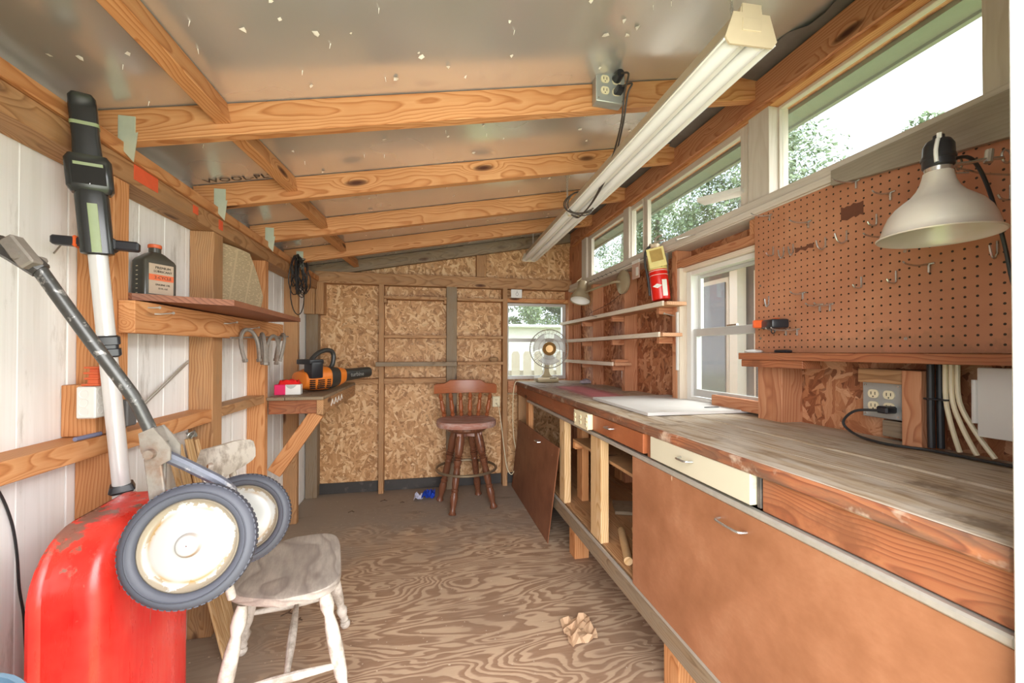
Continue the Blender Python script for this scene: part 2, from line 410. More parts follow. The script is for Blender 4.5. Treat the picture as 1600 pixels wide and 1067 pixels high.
def bmobj(name, mat, parent, fn, smooth=35, label=None):
    bm = NB(); fn(bm); o = fin(name, bm, mat, parent, smooth)
    if label: o['label'] = label
    return o
def text(name, s, size, loc, X, Y, mat, parent, ext=.0004, sx=1, align='CENTER', bold=0):
    cu = bpy.data.curves.new(name, 'FONT'); cu.body = s; cu.size = size; cu.extrude = ext; cu.align_x = align; cu.align_y = 'CENTER'; cu.resolution_u = 2; cu.offset = bold
    t = bpy.data.objects.new(name, cu); COL.objects.link(t)
    me = bpy.data.meshes.new_from_object(t); bpy.data.objects.remove(t); bpy.data.curves.remove(cu)
    X = V(X).normalized(); Y = V(Y).normalized(); mm = MX(X*sx, Y, X.cross(Y)); mm.translation = V(loc)
    me.transform(mm); me.materials.clear()
    return link(name, me, mat, parent, 0)
def cpy(o, parent=None):
    c = o.copy(); COL.objects.link(c)
    if parent: c.parent = parent
    for ch in [q for q in CH.get(o.name, list(o.children))]: cpy(ch, c)
    return c
CH = {}
# ------------------------------------------------------------ the setting
XL, XR, YB = -.937, 1.339, 3.548
zr = lambda x: 1.74+.184*(x+.85)      # underside of rafters
zc = lambda x: 1.835+.184*(x+.85)     # underside of the ceiling board
def quadbox(bm, x0, x1, y0, y1, z0, z1): addbox(bm, x0, x1, y0, y1, z0, z1)
fl = bmobj('floor', 'floor', None, lambda b: addbox(b, -1.02, 1.42, .28, 3.62, -.06, 0)); tag(fl, 'bare plywood floor with wild dark grain', kind='structure')
# ceiling
def ceil(b):
    x0, x1 = -1.1, 1.455; M = MX((1, 0, .184), (0, 1, 0), (-.184, 0, 1))
    v = [b.verts.new((x, y, zc(x)+h)) for h in (0, .05) for x, y in ((x0, .2), (x1, .2), (x1, 3.75), (x0, 3.75))]
    for f in ((3, 2, 1, 0), (4, 5, 6, 7), (0, 1, 5, 4), (1, 2, 6, 5), (2, 3, 7, 6), (3, 0, 4, 7)): b.faces.new([v[i] for i in f])
ce = tag(bmobj('ceiling', 'foil', None, ceil), 'foil faced board ceiling with nail points coming through', kind='structure')
# rafters
RY = [1.35, 1.88, 2.418, 2.95]
for i, y in enumerate([.62]+RY+[3.47]):
    if y == .62: continue
    x0, x1 = -.925, 1.262
    if y > 3.4: x0, x1 = -.92, 1.33
    h = .092; a = V((x0, y+.019, zr(x0)+h/2)); b = V((x1, y+.019, zr(x1)+h/2))
    board('rafter', 'weathered' if y > 3.4 else 'pine', ce, a, b, h, .038, (0, 0, 1))
# blocking row between rafters
ys = [.45]+RY+[3.47]
for i in range(5):
    y0 = ys[i]+(.04 if i else 0); y1 = ys[i+1]-.002
    xa = -.63 if i == 0 else -.60
    board('blocking', 'pine', ce, (xa+.02*(i == 0), y0, zc(xa)-.033), (xa+.035, y1, zc(xa+.035)-.033), .06, .04, (-.184, 0, 1))
# rafter hangers
for y in RY:
    def hg(b, y=y):
        addbox(b, -.853, -.812, y-.004, y-.0005, zr(-.83)-.004, zr(-.83)+.07, .0005)
        prism(b, [(0, 0), (.055, .03), (.045, -.055)], y-.006, y-.003, MX((1, 0, 0), (0, 0, 1), (0, -1, 0)) @ Matrix.Translation((-.86, zr(-.83)-.005, -2*y+.009)))
        prism(b, [(-.025, .07), (.0, .07), (.0, -.002), (-.035, .02)], 0, .002, Matrix.Translation((-.853, y-.002, zr(-.83))) @ MX((.25, -1, 0), (0, 0, 1), (-1, 0, 0)))
    bmobj('joist_hanger', plain('green_zinc_hanger', '#c6cdb8', .5, .3) if 'hang' not in MA else 'hang', ce, hg)
# nail points and torn foil
def nails(b):
    rr = random.Random(3)
    for i in range(230):
        y = rr.uniform(.5, 3.4); x = -.9+2.1*rr.random()
        if any(abs(y-q-.019) < .04 for q in RY): continue
        z = zc(x)-.001; s = rr.uniform(.004, .010)
        if rr.random() < .62:
            p = [(x+s*rr.uniform(.5, 1.3)*math.cos(t), y+s*math.sin(t)) for t in (0, 1.3, 2.4, 3.8, 5.2)]
            vs = [b.verts.new((q[0], q[1], zc(q[0])-.0015-rr.random()*.006)) for q in p]; b.faces.new(vs)
        else: rod(b, (x, y, z+.001), (x+rr.uniform(-.003, .003), y, z-.012), .0014, .0005, 5)
MA['chip'] = plain('torn_foil_chip', '#efe9df', .5)
tag(bmobj('nail_points', 'chip', ce, nails, 0), kind='stuff')
# ink stamp on the foil
text('stamp_lettering', 'WOOL-PLY', .05, (-.745, 1.848, zc(-.745)-.003), (1, 0, .184), (0, -1, 0), plain('stamp_ink', '#4a4038', .8), ce, sx=1.05)
# roofing felt hanging along the high side
def felt(b):
    rr = random.Random(9); n = 70; A = []; B = []
    for i in range(n):
        y = .3+3.2*i/(n-1); w = .05+.03*math.sin(i*.7)+.02*rr.random(); s = .012*rr.random()
        A.append(b.verts.new((1.25-w-.02, y, zc(1.25-w)-.004-s*1.3))); B.append(b.verts.new((1.27, y, zc(1.26)-.022-s)))
    for i in range(n-1): b.faces.new((A[i], A[i+1], B[i+1], B[i]))
bmobj('roofing_felt', 'felt', ce, felt, 60)

# back wall with window opening
WX0, WX1, WZ0, WZ1 = .657, 1.222, .905, 1.575
def bw(b):
    for x0, x1, z0, z1 in ((-1.02, WX0, -.05, 2.4), (WX1, 1.42, -.05, 2.4), (WX0, WX1, -.05, WZ0), (WX0, WX1, WZ1, 2.4)): addbox(b, x0, x1, YB, YB+.06, z0, z1)
wb = tag(bmobj('wall_back', 'osb_back', None, bw, 0), 'back wall of golden strand board', kind='structure')
ps = 'pine_dark'
bb('top_plate', ps, wb, -.87, 1.255, 3.46, YB, 1.69, 1.782)
bb('stud', ps, wb, -.386, -.346, 3.46, YB, .0, 1.69)
bb('stud', 'weathered', wb, .156, .241, 3.46, YB, .0, 1.69)
bb('stud', ps, wb, .632, .672, 3.452, YB, .0, 1.69)
bb('stud', ps, wb, .408, .49, 3.47, YB, 1.785, 1.97)
bb('corner_post', 'weathered', wb, -.931, -.845, 3.46, YB, 0, 1.44)
bb('corner_block', ps, wb, -.935, -.86, 3.42, YB, 1.44, 1.69); bb('corner_block', ps, wb, -.857, -.80, 3.44, YB, 1.44, 1.69)
bb('girt', ps, wb, -.845, -.388, 3.46, YB, .885, .925)
bb('girt', ps, wb, -.344, .154, 3.46, YB, .885, .93)
for z0 in (1.575, 1.258): bb('shelf_board', ps, wb, -.344, .154, 3.44, YB, z0, z0+.024); bb('shelf_board', ps, wb, .243, .63, 3.44, YB, z0, z0+.022)
bb('shelf_cleat', ps, wb, -.345, -.325, 3.45, YB, 1.545, 1.574); bb('shelf_cleat', ps, wb, .135, .154, 3.45, YB, 1.545, 1.574)
bb('shelf_board', 'weathered', wb, -.40, .235, 3.37, 3.458, 1.03, 1.064, label='thick weathered shelf plank')
bb('shelf_board', ps, wb, .243, .63, 3.42, YB, 1.038, 1.062)
bb('window_header', 'pine', wb, .675, 1.25, 3.47, YB, 1.577, 1.61)
bb('jamb_post', 'pine_red', wb, 1.222, 1.262, 3.45, YB, .0, 1.69)
bb('window_sill_board', 'pine_red', wb, .675, 1.222, 3.44, YB, .80, .895)
bb('corner_post', 'pine_red', wb, 1.265, 1.335, 3.44, YB, .0, 2.10)
bs = tag(bb('baseboard_back', 'base_black', None, -.845, 1.3, 3.535, YB, .0, .085), 'black baseboard strip', kind='structure')

# left wall: white boards
def lw(b): addbox(b, -1.03, -.955, .28, 3.60, -.05, 1.95)
wl = tag(bmobj('wall_left', 'siding', None, lw, 0), 'left wall of white painted siding boards', kind='structure')
y = .36
rr = random.Random(5)
while y < 3.55:
    w = .135
    bb('siding_board', 'siding', wl, -.957, XL+rr.uniform(-.001, .001), y, min(y+w-.002, 3.55), -.0, 1.78, bev=.002); y += w
for y0, y1, mt_ in ((1.33, 1.388, 'pine'), (1.868, 1.945, 'pine_dark'), (2.41, 2.452, 'pine'), (2.97, 3.01, 'pine_dark')):
    bb('stud', mt_, wl, -.936, -.85, y0, y1, .0, 1.635)
bb('stud', 'pine', wl, -.936, -.855, .55, .59, .0, 1.635)
bb('top_plate', 'pine_dark', wl, -.936, -.847, .4, 3.46, 1.636, 1.70); bb('top_plate', 'pine', wl, -.936, -.838, .4, 3.46, 1.702, 1.739)
for y0, z0, z1 in ((1.40, 1.655, 1.70), (1.71, 1.66, 1.69), (1.90, 1.655, 1.695)):
    box('paint_mark', plain('orange_marking_paint', '#e2603a', .7), wl, -.8470, -.8462, y0, y0+(.11 if y0 < 1.5 else .035), z0, z1, .0)
bb('girt', 'pine', wl, -.936, -.852, .595, 1.328, .873, .923); bb('girt', 'pine', wl, -.936, -.852, 1.39, 1.867, .865, .915)
bb('girt', 'pine_dark', wl, -.936, -.852, 1.947, 2.409, .873, .915)
bb('short_block', 'pine', wl, -.936, -.86, 1.285, 1.328, .925, 1.06)

# right wall with window and clerestory openings
RWY0, RWY1, RWZ0, RWZ1 = 1.30, 1.885, .905, 1.575
def rw(b):
    for y0, y1, z0, z1 in ((.28, RWY0, -.05, 1.70), (RWY1, 3.60, -.05, 1.70), (RWY0, RWY1, -.05, RWZ0), (RWY0, RWY1, RWZ1, 1.70), (.28, 3.6, 2.10, 2.23), (3.40, 3.60, 1.70, 2.10), (.28, .66, 1.7, 2.1)): addbox(b, XR, XR+.05, y0, y1, z0, z1)
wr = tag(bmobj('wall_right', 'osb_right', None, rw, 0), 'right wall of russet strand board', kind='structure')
pr = 'pine_red'
for y0, y1, z0, z1 in ((2.97, 3.01, .0, 1.67), (2.45, 2.49, .0, 1.67), (1.887, 1.925, .0, 1.67), (1.25, 1.36, .0, 1.093), (.825, .87, .0, 1.10), (.42, .46, 0, 1.67), (1.36, 1.40, 1.61, 1.67)):
    bb('stud', pr, wr, 1.25, XR, y0, y1, z0, z1)
bb('stud', pr, wr, 1.25, XR, 2.30, 2.335, 1.0 if 0 else .9, 1.67) if 0 else None
bb('header', 'pine_red', wr, 1.25, XR, 1.30, 1.885, 1.577, 1.612)
bb('blocking', 'pine_dark', wr, 1.25, XR, 1.93, 2.06, 1.55, 1.67) if 0 else None
bb('blocking', 'pine_dark', wr, 1.27, XR, .875, 1.0, 1.06, 1.10); bb('blocking', 'weathered', wr, 1.30, XR, .872, .955, .906, .952)
bb('jamb_board', 'cream_wood', wr, 1.252, XR+.03, 1.862, 1.884, .906, 1.575, label='pale jamb board'); bb('jamb_board', 'cream_wood', wr, 1.27, XR+.03, 1.30, 1.862, 1.553, 1.575)  # paler wood than the studs beside it
bb('header_strip', 'pine_red', wr, 1.235, 1.25, .5, 3.44, 2.085, 2.19)
bb('window_beam', 'pine', wr, 1.25, 1.338, .5, 3.44, 2.07, 2.11)
bb('window_beam', pr, wr, 1.25, 1.338, .5, 3.44, 2.112, 2.195)
# clerestory sill
sill = tag(bb('trim_1', 'painted_wood', None, 1.232, 1.40, .5, 3.455, 1.672, 1.734), 'pale grey sill board under the high windows', kind='structure')
bb('trim_2', 'painted_wood', None, 1.222, 1.232, .5, 3.455, 1.676, 1.70)['kind'] = 'structure'
# clerestory windows: (y0,y1)
def cl_window(n, y0, y1, fr0=.02, fr1=.02, frt=.03, x=1.275, mat='painted_wood'):
    w = bpy.data.objects.new('window_%d' % n, None); COL.objects.link(w); w.location = (x, y0, 1.735); w['kind'] = 'structure'
    z0, z1 = 1.735, 2.07
    bb('window_frame', mat, w, x-.012, x+.012, y0, y0+fr0, z0, z1); bb('window_frame', mat, w, x-.012, x+.012, y1-fr1, y1, z0, z1)
    bb('window_frame', mat, w, x-.012, x+.012, y0+fr0, y1-fr1, z1-frt, z1); bb('window_frame', mat, w, x-.012, x+.012, y0+fr0, y1-fr1, z0, z0+.008)
    box('pane', 'glass', w, x, x+.004, y0+fr0, y1-fr1, z0+.008, z1-frt, 0)
    return w
cl_window(1, .70, 1.30, .01, .006, .012, 1.30, 'painted_wood'); cl_window(2, 1.40, 2.235, .06, .045); cl_window(3, 2.24, 2.385, .004, .004); cl_window(4, 2.465, 3.10, .012, .07)
for y0, y1 in ((1.30, 1.40), (2.388, 2.462), (3.102, 3.2), (.5, .70)): bb('mullion_post', 'painted_wood', sill, 1.247, 1.30 if y0 != 1.30 else 1.335, y0, y1, 1.735, 2.07)
bb('corner_infill', pr, wr, 1.262, 1.338, 3.2, 3.44, 1.735, 2.07)
bb('white_strip', 'white_paint', sill, 1.255, 1.268, 1.402, 1.412, 1.74, 2.02)
# small shelf bracket block at the window
t = thing('window_ledge_block', 'short white board sticking out at the middle high window', 'board', (1.25, 1.42, 1.80))
bb('board', 'white_paint', t, 1.13, 1.274, 1.425, 1.55, 1.812, 1.83) if 0 else board('board', 'white_paint', t, (1.262, 1.44, 1.806), (1.18, 1.60, 1.812), .07, .018, (1, .5, 0))

# right wall window (single hung)
w5 = bpy.data.objects.new('window_5', None); COL.objects.link(w5); w5.location = (1.32, 1.24, .92); w5['kind'] = 'structure'
x0, x1 = 1.29, 1.35
bb('window_frame', 'white_paint', w5, x0, x1, 1.825, 1.86, .907, 1.552); bb('window_frame', 'white_paint', w5, x0, x1, 1.30, 1.335, .907, 1.552)
bb('window_frame', 'white_paint', w5, x0, x1, 1.335, 1.825, 1.53, 1.552); bb('window_frame', 'white_paint', w5, x0, x1, 1.335, 1.825, .907, .925)
sb = tag(bb('lower_sash', 'alu', w5, 1.303, 1.325, 1.335, 1.825, 1.225, 1.262))
for a_ in ((1.335, 1.36, .965, 1.225), (1.80, 1.825, .965, 1.225), (1.335, 1.825, .93, .965)): bb('sash_rail', 'alu', sb, 1.303, 1.325, *a_)
box('pane', 'glass_dusty', sb, 1.312, 1.315, 1.36, 1.80, .965, 1.225, 0)
us = bb('upper_sash', 'alu', w5, 1.33, 1.348, 1.335, 1.825, 1.238, 1.262)
for a_ in ((1.335, 1.355, 1.262, 1.53), (1.805, 1.825, 1.262, 1.53), (1.355, 1.805, 1.515, 1.53)): bb('sash_rail', 'alu', us, 1.33, 1.348, *a_)
box('pane', 'glass', us, 1.338, 1.341, 1.355, 1.805, 1.262, 1.515, 0)
box('sash_latch', 'steel', sb, 1.292, 1.303, 1.52, 1.58, 1.262, 1.27)
bb('sill_board', 'pine_red', wr, 1.262, 1.286, 1.365, 1.64, .907, .955)

# back window
w6 = bpy.data.objects.new('window_6', None); COL.objects.link(w6); w6.location = (.94, 3.56, .91); w6['kind'] = 'structure'
ya, yb = 3.53, 3.575
for a_ in ((WX0+.018, WX0+.04, WZ0, WZ1), (WX1-.03, WX1, WZ0, WZ1), (WX0+.04, WX1-.03, WZ1-.022, WZ1), (WX0+.04, WX1-.03, WZ0, WZ0+.03), (WX0+.04, WX1-.03, 1.235, 1.265)):
    bb('window_frame', 'alu', w6, a_[0], a_[1], ya, yb, a_[2], a_[3])
box('pane', 'glass_dusty', w6, WX0+.04, WX1-.03, 3.552, 3.555, WZ0+.03, 1.235, 0); box('pane', 'glass_dusty', w6, WX0+.04, WX1-.03, 3.562, 3.565, 1.265, WZ1-.022, 0)

# front wall with the doorway the camera looks through
def fw(b):
    for x0, x1, z0, z1 in ((-1.03, -.42, -.05, 2.2), (.72, 1.42, -.05, 2.3), (-.42, .72, 1.72, 2.25)): addbox(b, x0, x1, .29, .37, z0, z1)
wf = tag(bmobj('wall_front', 'siding', None, fw, 0), 'front wall around the open doorway', kind='structure')
tag(box('trim_3', 'white_paint', None, .718, .80, .275, .378, 0, 1.75, .002), 'white painted door jamb at the right edge', kind='structure')

# outside
MA['grass'] = plain('grass_ground', '#7f8f55', .9, var=.4, scale=12)
tag(bmobj('lawn', 'grass', None, lambda b: addbox(b, -14, 16, -14, 22, -.32, -.16)), 'grass ground outside', kind='structure')
# eave of this shed, seen through the high windows
ev = tag(bmobj('trim_4', plain('grey_green_soffit', '#8b9488', .7), None, lambda b: (addbox(b, 1.392, 1.475, .1, 3.8, 2.085, 2.10), addbox(b, 1.475, 1.495, .1, 3.8, 2.075, 2.30))), 'grey green eave soffit above the high windows', kind='structure')
def tree(x, y, h, r, n, seed, label, z0=-.2, group='trees outside the shed'):
    t = thing('tree', label, 'tree', (x, y, z0), group); q = random.Random(seed)
    bmobj('trunk', 'rust', t, lambda b: tube(b, [(x, y, z0), (x+.1, y, z0+h*.3), (x-.05, y+.1, z0+h*.6), (x, y, z0+h*.8)], [.16, .12, .08, .04], 8))
    def fo(b):
        cl = [(V((x+q.gauss(0, r*.42), y+q.gauss(0, r*.42), z0+h*.62+q.gauss(0, h*.17))), r*q.uniform(.25, .5)) for _ in range(26)]
        for i in range(n):
            c, rad = cl[i % 26]; d = V((q.gauss(0, 1), q.gauss(0, 1), q.gauss(0, 1))).normalized()*rad*q.uniform(.6, 1.05)
            p = c+d; s = q.uniform(.02, .05); u = V((q.gauss(0, 1), q.gauss(0, 1), q.gauss(0, 1))).normalized(); w = u.orthogonal().normalized()*s; u *= s*1.3
            b.faces.new([b.verts.new(p+k) for k in (u, w, -u, -w)])
    f = bmobj('foliage', 'leaf', t, fo, 0); f['kind'] = 'stuff'
    return t
a = MT('tree_leaves', .7); a.set('Base Color', a.mix(a.noise(a.obj, 3, 2), C('#586f45'), C('#8fa078'))); a.set('Subsurface Weight', 0.); MA['leaf'] = a.m
tree(7.6, 8.6, 8.2, 2.1, 30000, 1, 'bushy green tree seen through the far high windows'); tree(9.0, 4.6, 5.8, 1.0, 14000, 4, 'lower green tree seen at the bottom of the large high window')
tree(8.4, 2.0, 6.6, 1.0, 9000, 8, 'sparse tree at the right end of the large high window'); tree(9.4, 18.5, 10.2, 1.9, 16000, 11, 'tall distant tree seen through the farthest high window'); tree(7.6, 12.4, 8.6, 1.4, 16000, 12, 'tree standing between the near bushy tree and the tall distant one')
tree(2.3, 14.5, 4.6, 1.3, 16000, 2, 'leafy tree beyond the fence, left in the back window'); tree(5.1, 14.6, 4.6, 1.3, 16000, 3, 'leafy tree beyond the fence, right in the back window')
# white fence behind
fe = thing('picket_fence', 'white board fence seen through the back window', 'fence', (2, 6.9, -.16)); MA['fence'] = plain('white_fence_paint', '#b5a998', .6, var=.08)
for z in (.12, .62): bb('rail', 'fence', fe, .4, 4.2, 6.93, 6.98, z+.1, z+.2)
for i in range(19): 
    x = .42+i*.2
    bmobj('picket', 'fence', fe, lambda b: prism(b, [(0, -.14), (.14, -.14), (.14, 1.10), (.11, 1.15), (.03, 1.15), (0, 1.10)], 0, .02, Matrix.Translation((x, 6.928 if i % 2 else 6.905, 0)) @ MX((1, 0, 0), (0, 0, 1), (0, -1, 0))))
g2 = thing('white_garage', 'white metal sided outbuilding behind the fence', 'building', (2.6, 9, -.16))
box('wall', 'white_paint', g2, .6, 5.4, 8.6, 10.2, -.16, 1.66, .01); box('roof', plain('white_metal_roof', '#f0efec', .4), g2, .4, 5.6, 8.4, 10.3, 1.66, 1.72, .02)
# neighbour building next to the right wall
g3 = thing('neighbour_building', 'grey sided building with dark white framed windows right outside', 'building', (3.2, 3.2, -.16))
MA['ngrey'] = plain('mauve_grey_cladding', '#7d7675', .6, var=.06, scale=3); MA['nglass'] = plain('dark_window_glass', '#5d5b62', .12, var=.15, scale=2)
box('wall', 'ngrey', g3, 2.35, 3.9, 1.9, 5.2, -.16, 1.80, .01)
for k, yy in enumerate((2.10, 2.83, 3.40, 4.0)):
    f = box('window', 'white_paint', g3, 2.31, 2.352, yy-.03, yy+.45, .2, 1.74, .004); box('pane', 'nglass', f, 2.30, 2.312, yy, yy+.42, .24, 1.70, 0)
for yy in (2.64, 3.9): bb('white_post', 'white_paint', g3, 2.25, 2.33, yy, yy+.08, -.16, 1.78)
box('roof', plain('pale_roof_edge', '#cfcbc6', .6), g3, 2.15, 4.0, 1.7, 5.3, 1.80, 1.87, .01)
# ------------------------------------------------------------ workbench
wk = thing('workbench', 'long wooden workbench with worn plank top along the right wall', 'workbench', (1.03, 1.9, 0))
BX = .748
MA['edge'] = wood('worn_bench_edge', '#b5764f', '#94563a', '#5f3524', freq=120, knots=False, grey=.75, greycol='#6a5040', stain='#d8c4ae')
MA['apron'] = wood('stained_apron', '#ad704a', '#99593a', '#6e3f28', freq=150, grey=.35, greycol='#8a674e', stain='#7a4a30')
for i, (xa, xb) in enumerate(((.742, .885), (.888, 1.03), (1.033, 1.185), (1.188, 1.335))):
    bb('worktop_plank', 'top', wk, xa, xb, .385, 3.435, .866, .897-(.002 if i % 2 else 0), bev=.004)
bb('edge_band', 'edge', wk, .731, .7415, .385, 3.435, .866, .898, bev=.004)
bb('apron_board', 'apron', wk, BX, BX+.02, 1.755, 3.42, .786, .865); bb('apron_board', 'apron', wk, BX, BX+.02, .385, .803, .786, .865, bev=.003)
bb('drawer_divider', 'apron', wk, BX, BX+.02, 1.262, 1.30, .786, .865); bb('drawer_divider', 'base_black', wk, BX, BX+.012, .806, .818, .79, .865)
MA['silver_rail'] = plain('dull_metal_rail', '#b5aea3', .45, .4, var=.2, scale=50)
bb('metal_rail', 'silver_rail', wk, BX-.012, BX+.01, .385, 3.02, .767, .784, bev=.004)
def pull(p, y, z, x, L=.055, mat='steel'):
    return bmobj('handle', mat, p, lambda b: tube(b, [(x, y-L/2, z), (x-.018, y-L/2+.004, z), (x-.022, y-L/4, z), (x-.022, y+L/4, z), (x-.018, y+L/2-.004, z), (x, y+L/2, z)], .0032, 8, smooth=3))
MA['drawer_brown'] = hardboard('reddish_drawer_front', '#a5613c', '#8f4f30', '#b56f48')
MA['cream_board'] = plain('stained_cream_drawer_front', '#cbc2ab', .5, var=.05, scale=6, dirt='#b58f55', dirtscale=9, dirtlo=.62, dirthi=.75)
d1 = box('drawer', 'drawer_brown', wk, BX-.014, BX+.02, 1.304, 1.752, .795, .864, .002, label='reddish brown drawer front'); pull(d1, 1.56, .838, BX-.014)
d2 = box('drawer', 'cream_board', wk, BX-.014, BX+.02, .822, 1.258, .793, .866, .002, label='cream drawer front with stains'); pull(d2, 1.06, .838, BX-.014)
dr = box('door', 'hardboard', wk, BX-.008, BX, .387, 1.392, .30, .766, .001, label='large brown hardboard door'); pull(dr, .885, .722, BX-.008, .09)
box('side_panel', 'hardboard', wk, BX+.002, 1.32, 1.376, 1.388, .31, .785, .001)
for y0, y1, x0, x1 in ((2.19, 2.275, .752, .79), (1.70, 1.815, .752, .79), (3.02, 3.10, .752, .79), (2.20, 2.28, .86, .90)):
    bb('post', 'lath' if y0 < 2.195 and x0 < .8 else 'pine', wk, x0, x1, y0, y1, .30, .785)
for xa in (.76, .905, 1.05, 1.195): bb('deck_board', 'pine_dark', wk, xa, xa+.14, .39, 3.42, .285, .303)
bb('toe_beam', 'weathered', wk, .746, .784, .385, 3.40, .212, .283, bev=.003); bb('toe_strip', 'silver_rail', wk, .742, .752, .39, 3.0, .284, .299, bev=.002)
for y0 in (1.20, 2.16, 3.30, .40): bb('leg', 'pine', wk, .80, .885, y0, y0+.085, 0, .212); bb('leg', 'pine', wk, 1.22, 1.30, y0, y0+.085, 0, .285)
box('middle_shelf', 'pine_dark', wk, .80, 1.32, 1.395, 2.185, .648, .662, .001)
bb('shelf_cleat', 'pine', wk, .80, 1.3, 2.15, 2.185, .61, .646); bb('rear_post', 'pine', wk, 1.24, 1.30, 1.55, 1.63, .304, .785); bb('rear_post', 'pine', wk, 1.24, 1.30, 2.5, 2.58, .304, .785)
bb('end_leg', 'pine_dark', wk, .752, .85, 3.38, 3.42, 0, .785)
for x0, a0, l in ((.79, .10, 'nearer'), (.86, .10, 'farther')):
    t = thing('dowel', 'short wooden dowel lying on the bench shelf, the %s of two' % l, 'dowel', (x0, 1.6, .303), 'dowels on the lower bench shelf')
    bmobj('rod', 'lath', t, lambda b: rod(b, (x0-.01, 1.50, .3215), (x0+a0-.01, 1.76, .3215), .0175, seg=14))
t = thing('scrap_board', 'rough board lying flat in the open bench cabinet', 'board', (1.1, 2.0, .304)); board('board', 'weathered', t, (.98, 2.05, .316), (1.25, 1.95, .316), .16, .018, (0, 1, 0))
# loose hardboard panel leaning at the far end of the bench
t = thing('leaning_panel', 'loose brown hardboard cupboard door leaning on the far bench end', 'panel', (.72, 2.95, 0))
def lp(b):
    c = [(.712, 2.37, .002), (.712, 3.43, .002), (.740, 3.28, .59), (.740, 2.235, .60)]; e = V((-.006, 0, 0))
    a = [b.verts.new(V(q)) for q in c]; d = [b.verts.new(V(q)+e) for q in c]
    b.faces.new(a); b.faces.new(d[::-1])
    for i in range(4): b.faces.new((a[i], a[(i+1) % 4], d[(i+1) % 4], d[i]))
bmobj('panel', 'hardboard_dark', t, lp); bmobj('handle', 'steel', t, lambda b: tube(b, [(.731, 2.70, .545), (.712, 2.695, .546), (.712, 2.62, .55), (.731, 2.615, .552)], .0035, 8))
# grey board lying on the bench
t = thing('grey_board', 'flat grey white painted board lying on the workbench', 'board', (1.08, 1.75, .897))
MA['grey_board'] = plain('grey_white_board', '#cfccc8', .5, var=.08, scale=9, dirt='#b9a37a', dirtscale=4, dirtlo=.62, dirthi=.75)
bmobj('board', 'grey_board', t, lambda b: prism(b, [(.842, 1.46), (1.335, 1.46), (1.31, 2.06), (.85, 2.02)], .8988, .911)); bmobj('wire_loop', 'black_rubber', t, lambda b: tube(b, [(1.19+.035*math.cos(k*PI/6), 1.545+.012*math.sin(k*PI/6), .9125) for k in range(12)], .0012, 5, closed=True))
# red overspray patch: paint on the bench top
a = MT('red_overspray', .6); al = a.noise(a.obj, 9, 4, .6); sp = a.n('SeparateXYZ', a.obj)
a.set('Base Color', a.mix(al, C('#f08a96'), C('#f5aab2'))); rad = a.n('MapRange', a.M('ADD', a.M('DIVIDE', a.M('ABSOLUTE', sp.outputs[0]), .16), a.M('MULTIPLY', al, .5)), 1.25, .5, 0., .85).outputs[0]
ry = a.n('MapRange', a.M('ADD', a.M('DIVIDE', a.M('ABSOLUTE', sp.outputs[1]), .5), a.M('MULTIPLY', al, .3)), 1.1, .75, 0., 1.).outputs[0]
a.set('Alpha', a.M('MULTIPLY', rad, ry)); MA['red_spray'] = a.m
o = bmobj('paint_stain', 'red_spray', None, lambda b: b.faces.new([b.verts.new(q_) for q_ in ((-.16, -.5, 0), (.16, -.5, 0), (.16, .5, 0), (-.16, .5, 0))]), 0); o.location = (.99, 2.45, .8984); setpar(o, wk); o['label'] = 'faded red paint stain on the top'
# outlet plates --------------------------------------------------------
def outlet_face(p, M, rows=2, cols=2, pitch=(.042, .038), r=.0165):
    for i in range(cols):
        for j in range(rows):
            ox = (i-(cols-1)/2)*pitch[0]; oy = (j-(rows-1)/2)*pitch[1]
            def f(b, ox=ox, oy=oy): 
                pts = [(ox+r*math.cos(q*PI/8), oy+max(-.82*r, min(.82*r, r*math.sin(q*PI/8)))) for q in range(16)]
                prism(b, pts, 0, .003, M)
            o = bmobj('socket', 'ivory', p, f)
            def sl(b, ox=ox, oy=oy):
                for sx_ in (-.0055, .0055): addbox(b, ox+sx_-.001, ox+sx_+.001, oy-.003, oy+.006, .003, .0034, 0, M)
                rod(b, M @ V((ox, oy-.008, .003)), M @ V((ox, oy-.008, .0034)), .002, seg=8)
            bmobj('slots', 'dark', o, sl)
def outlet_box(name, label, c, X, Y, w, h, d, mat='grey_box', rows=2, cols=2, body=True):
    t = thing(name, label, 'outlet', c); X = V(X).normalized(); Y = V(Y).normalized(); Z = X.cross(Y); M = MX(X, Y, Z); M.translation = V(c)
    bmobj('box', mat, t, lambda b: addbox(b, -w/2, w/2, -h/2, h/2, 0, d-.003, .004, M, 2))
    bmobj('cover_plate', mat, t, lambda b: addbox(b, -w/2-.003, w/2+.003, -h/2-.003, h/2+.003, d-.004, d, .002, M))
    bmobj('screws', 'steel', t, lambda b: [rod(b, M @ V((sx_*(w/2-.006), sy_*(h/2-.006), d)), M @ V((sx_*(w/2-.006), sy_*(h/2-.006), d+.0015)), .003, seg=8) for sx_ in (-1, 1) for sy_ in (-1, 1)])
    outlet_face(t, M @ Matrix.Translation((0, 0, d)), rows, cols, (w*.42, h*.36), min(w, h)*.155 if cols > 1 else w*.26)
    return t, M
t, M = outlet_box('bench_outlet', 'cream plastic socket strip on the front edge of the workbench', (BX-.0135, 1.83, .83), (0, -1, 0), (0, 0, 1), .17, .07, .028, 'ivory', 2, 3)
t, M = outlet_box('bench_wall_outlet', 'four socket grey outlet box above the bench with a black plug', (1.337, .958, 1.008), (0, -1, 0), (0, 0, 1), .10, .098, .035)
bmobj('knockout_tab', 'grey_box', t, lambda b: (addbox(b, .05, .062, .03, .045, .03, .034, 0, M), addbox(b, .05, .062, -.045, -.03, .03, .034, 0, M)))
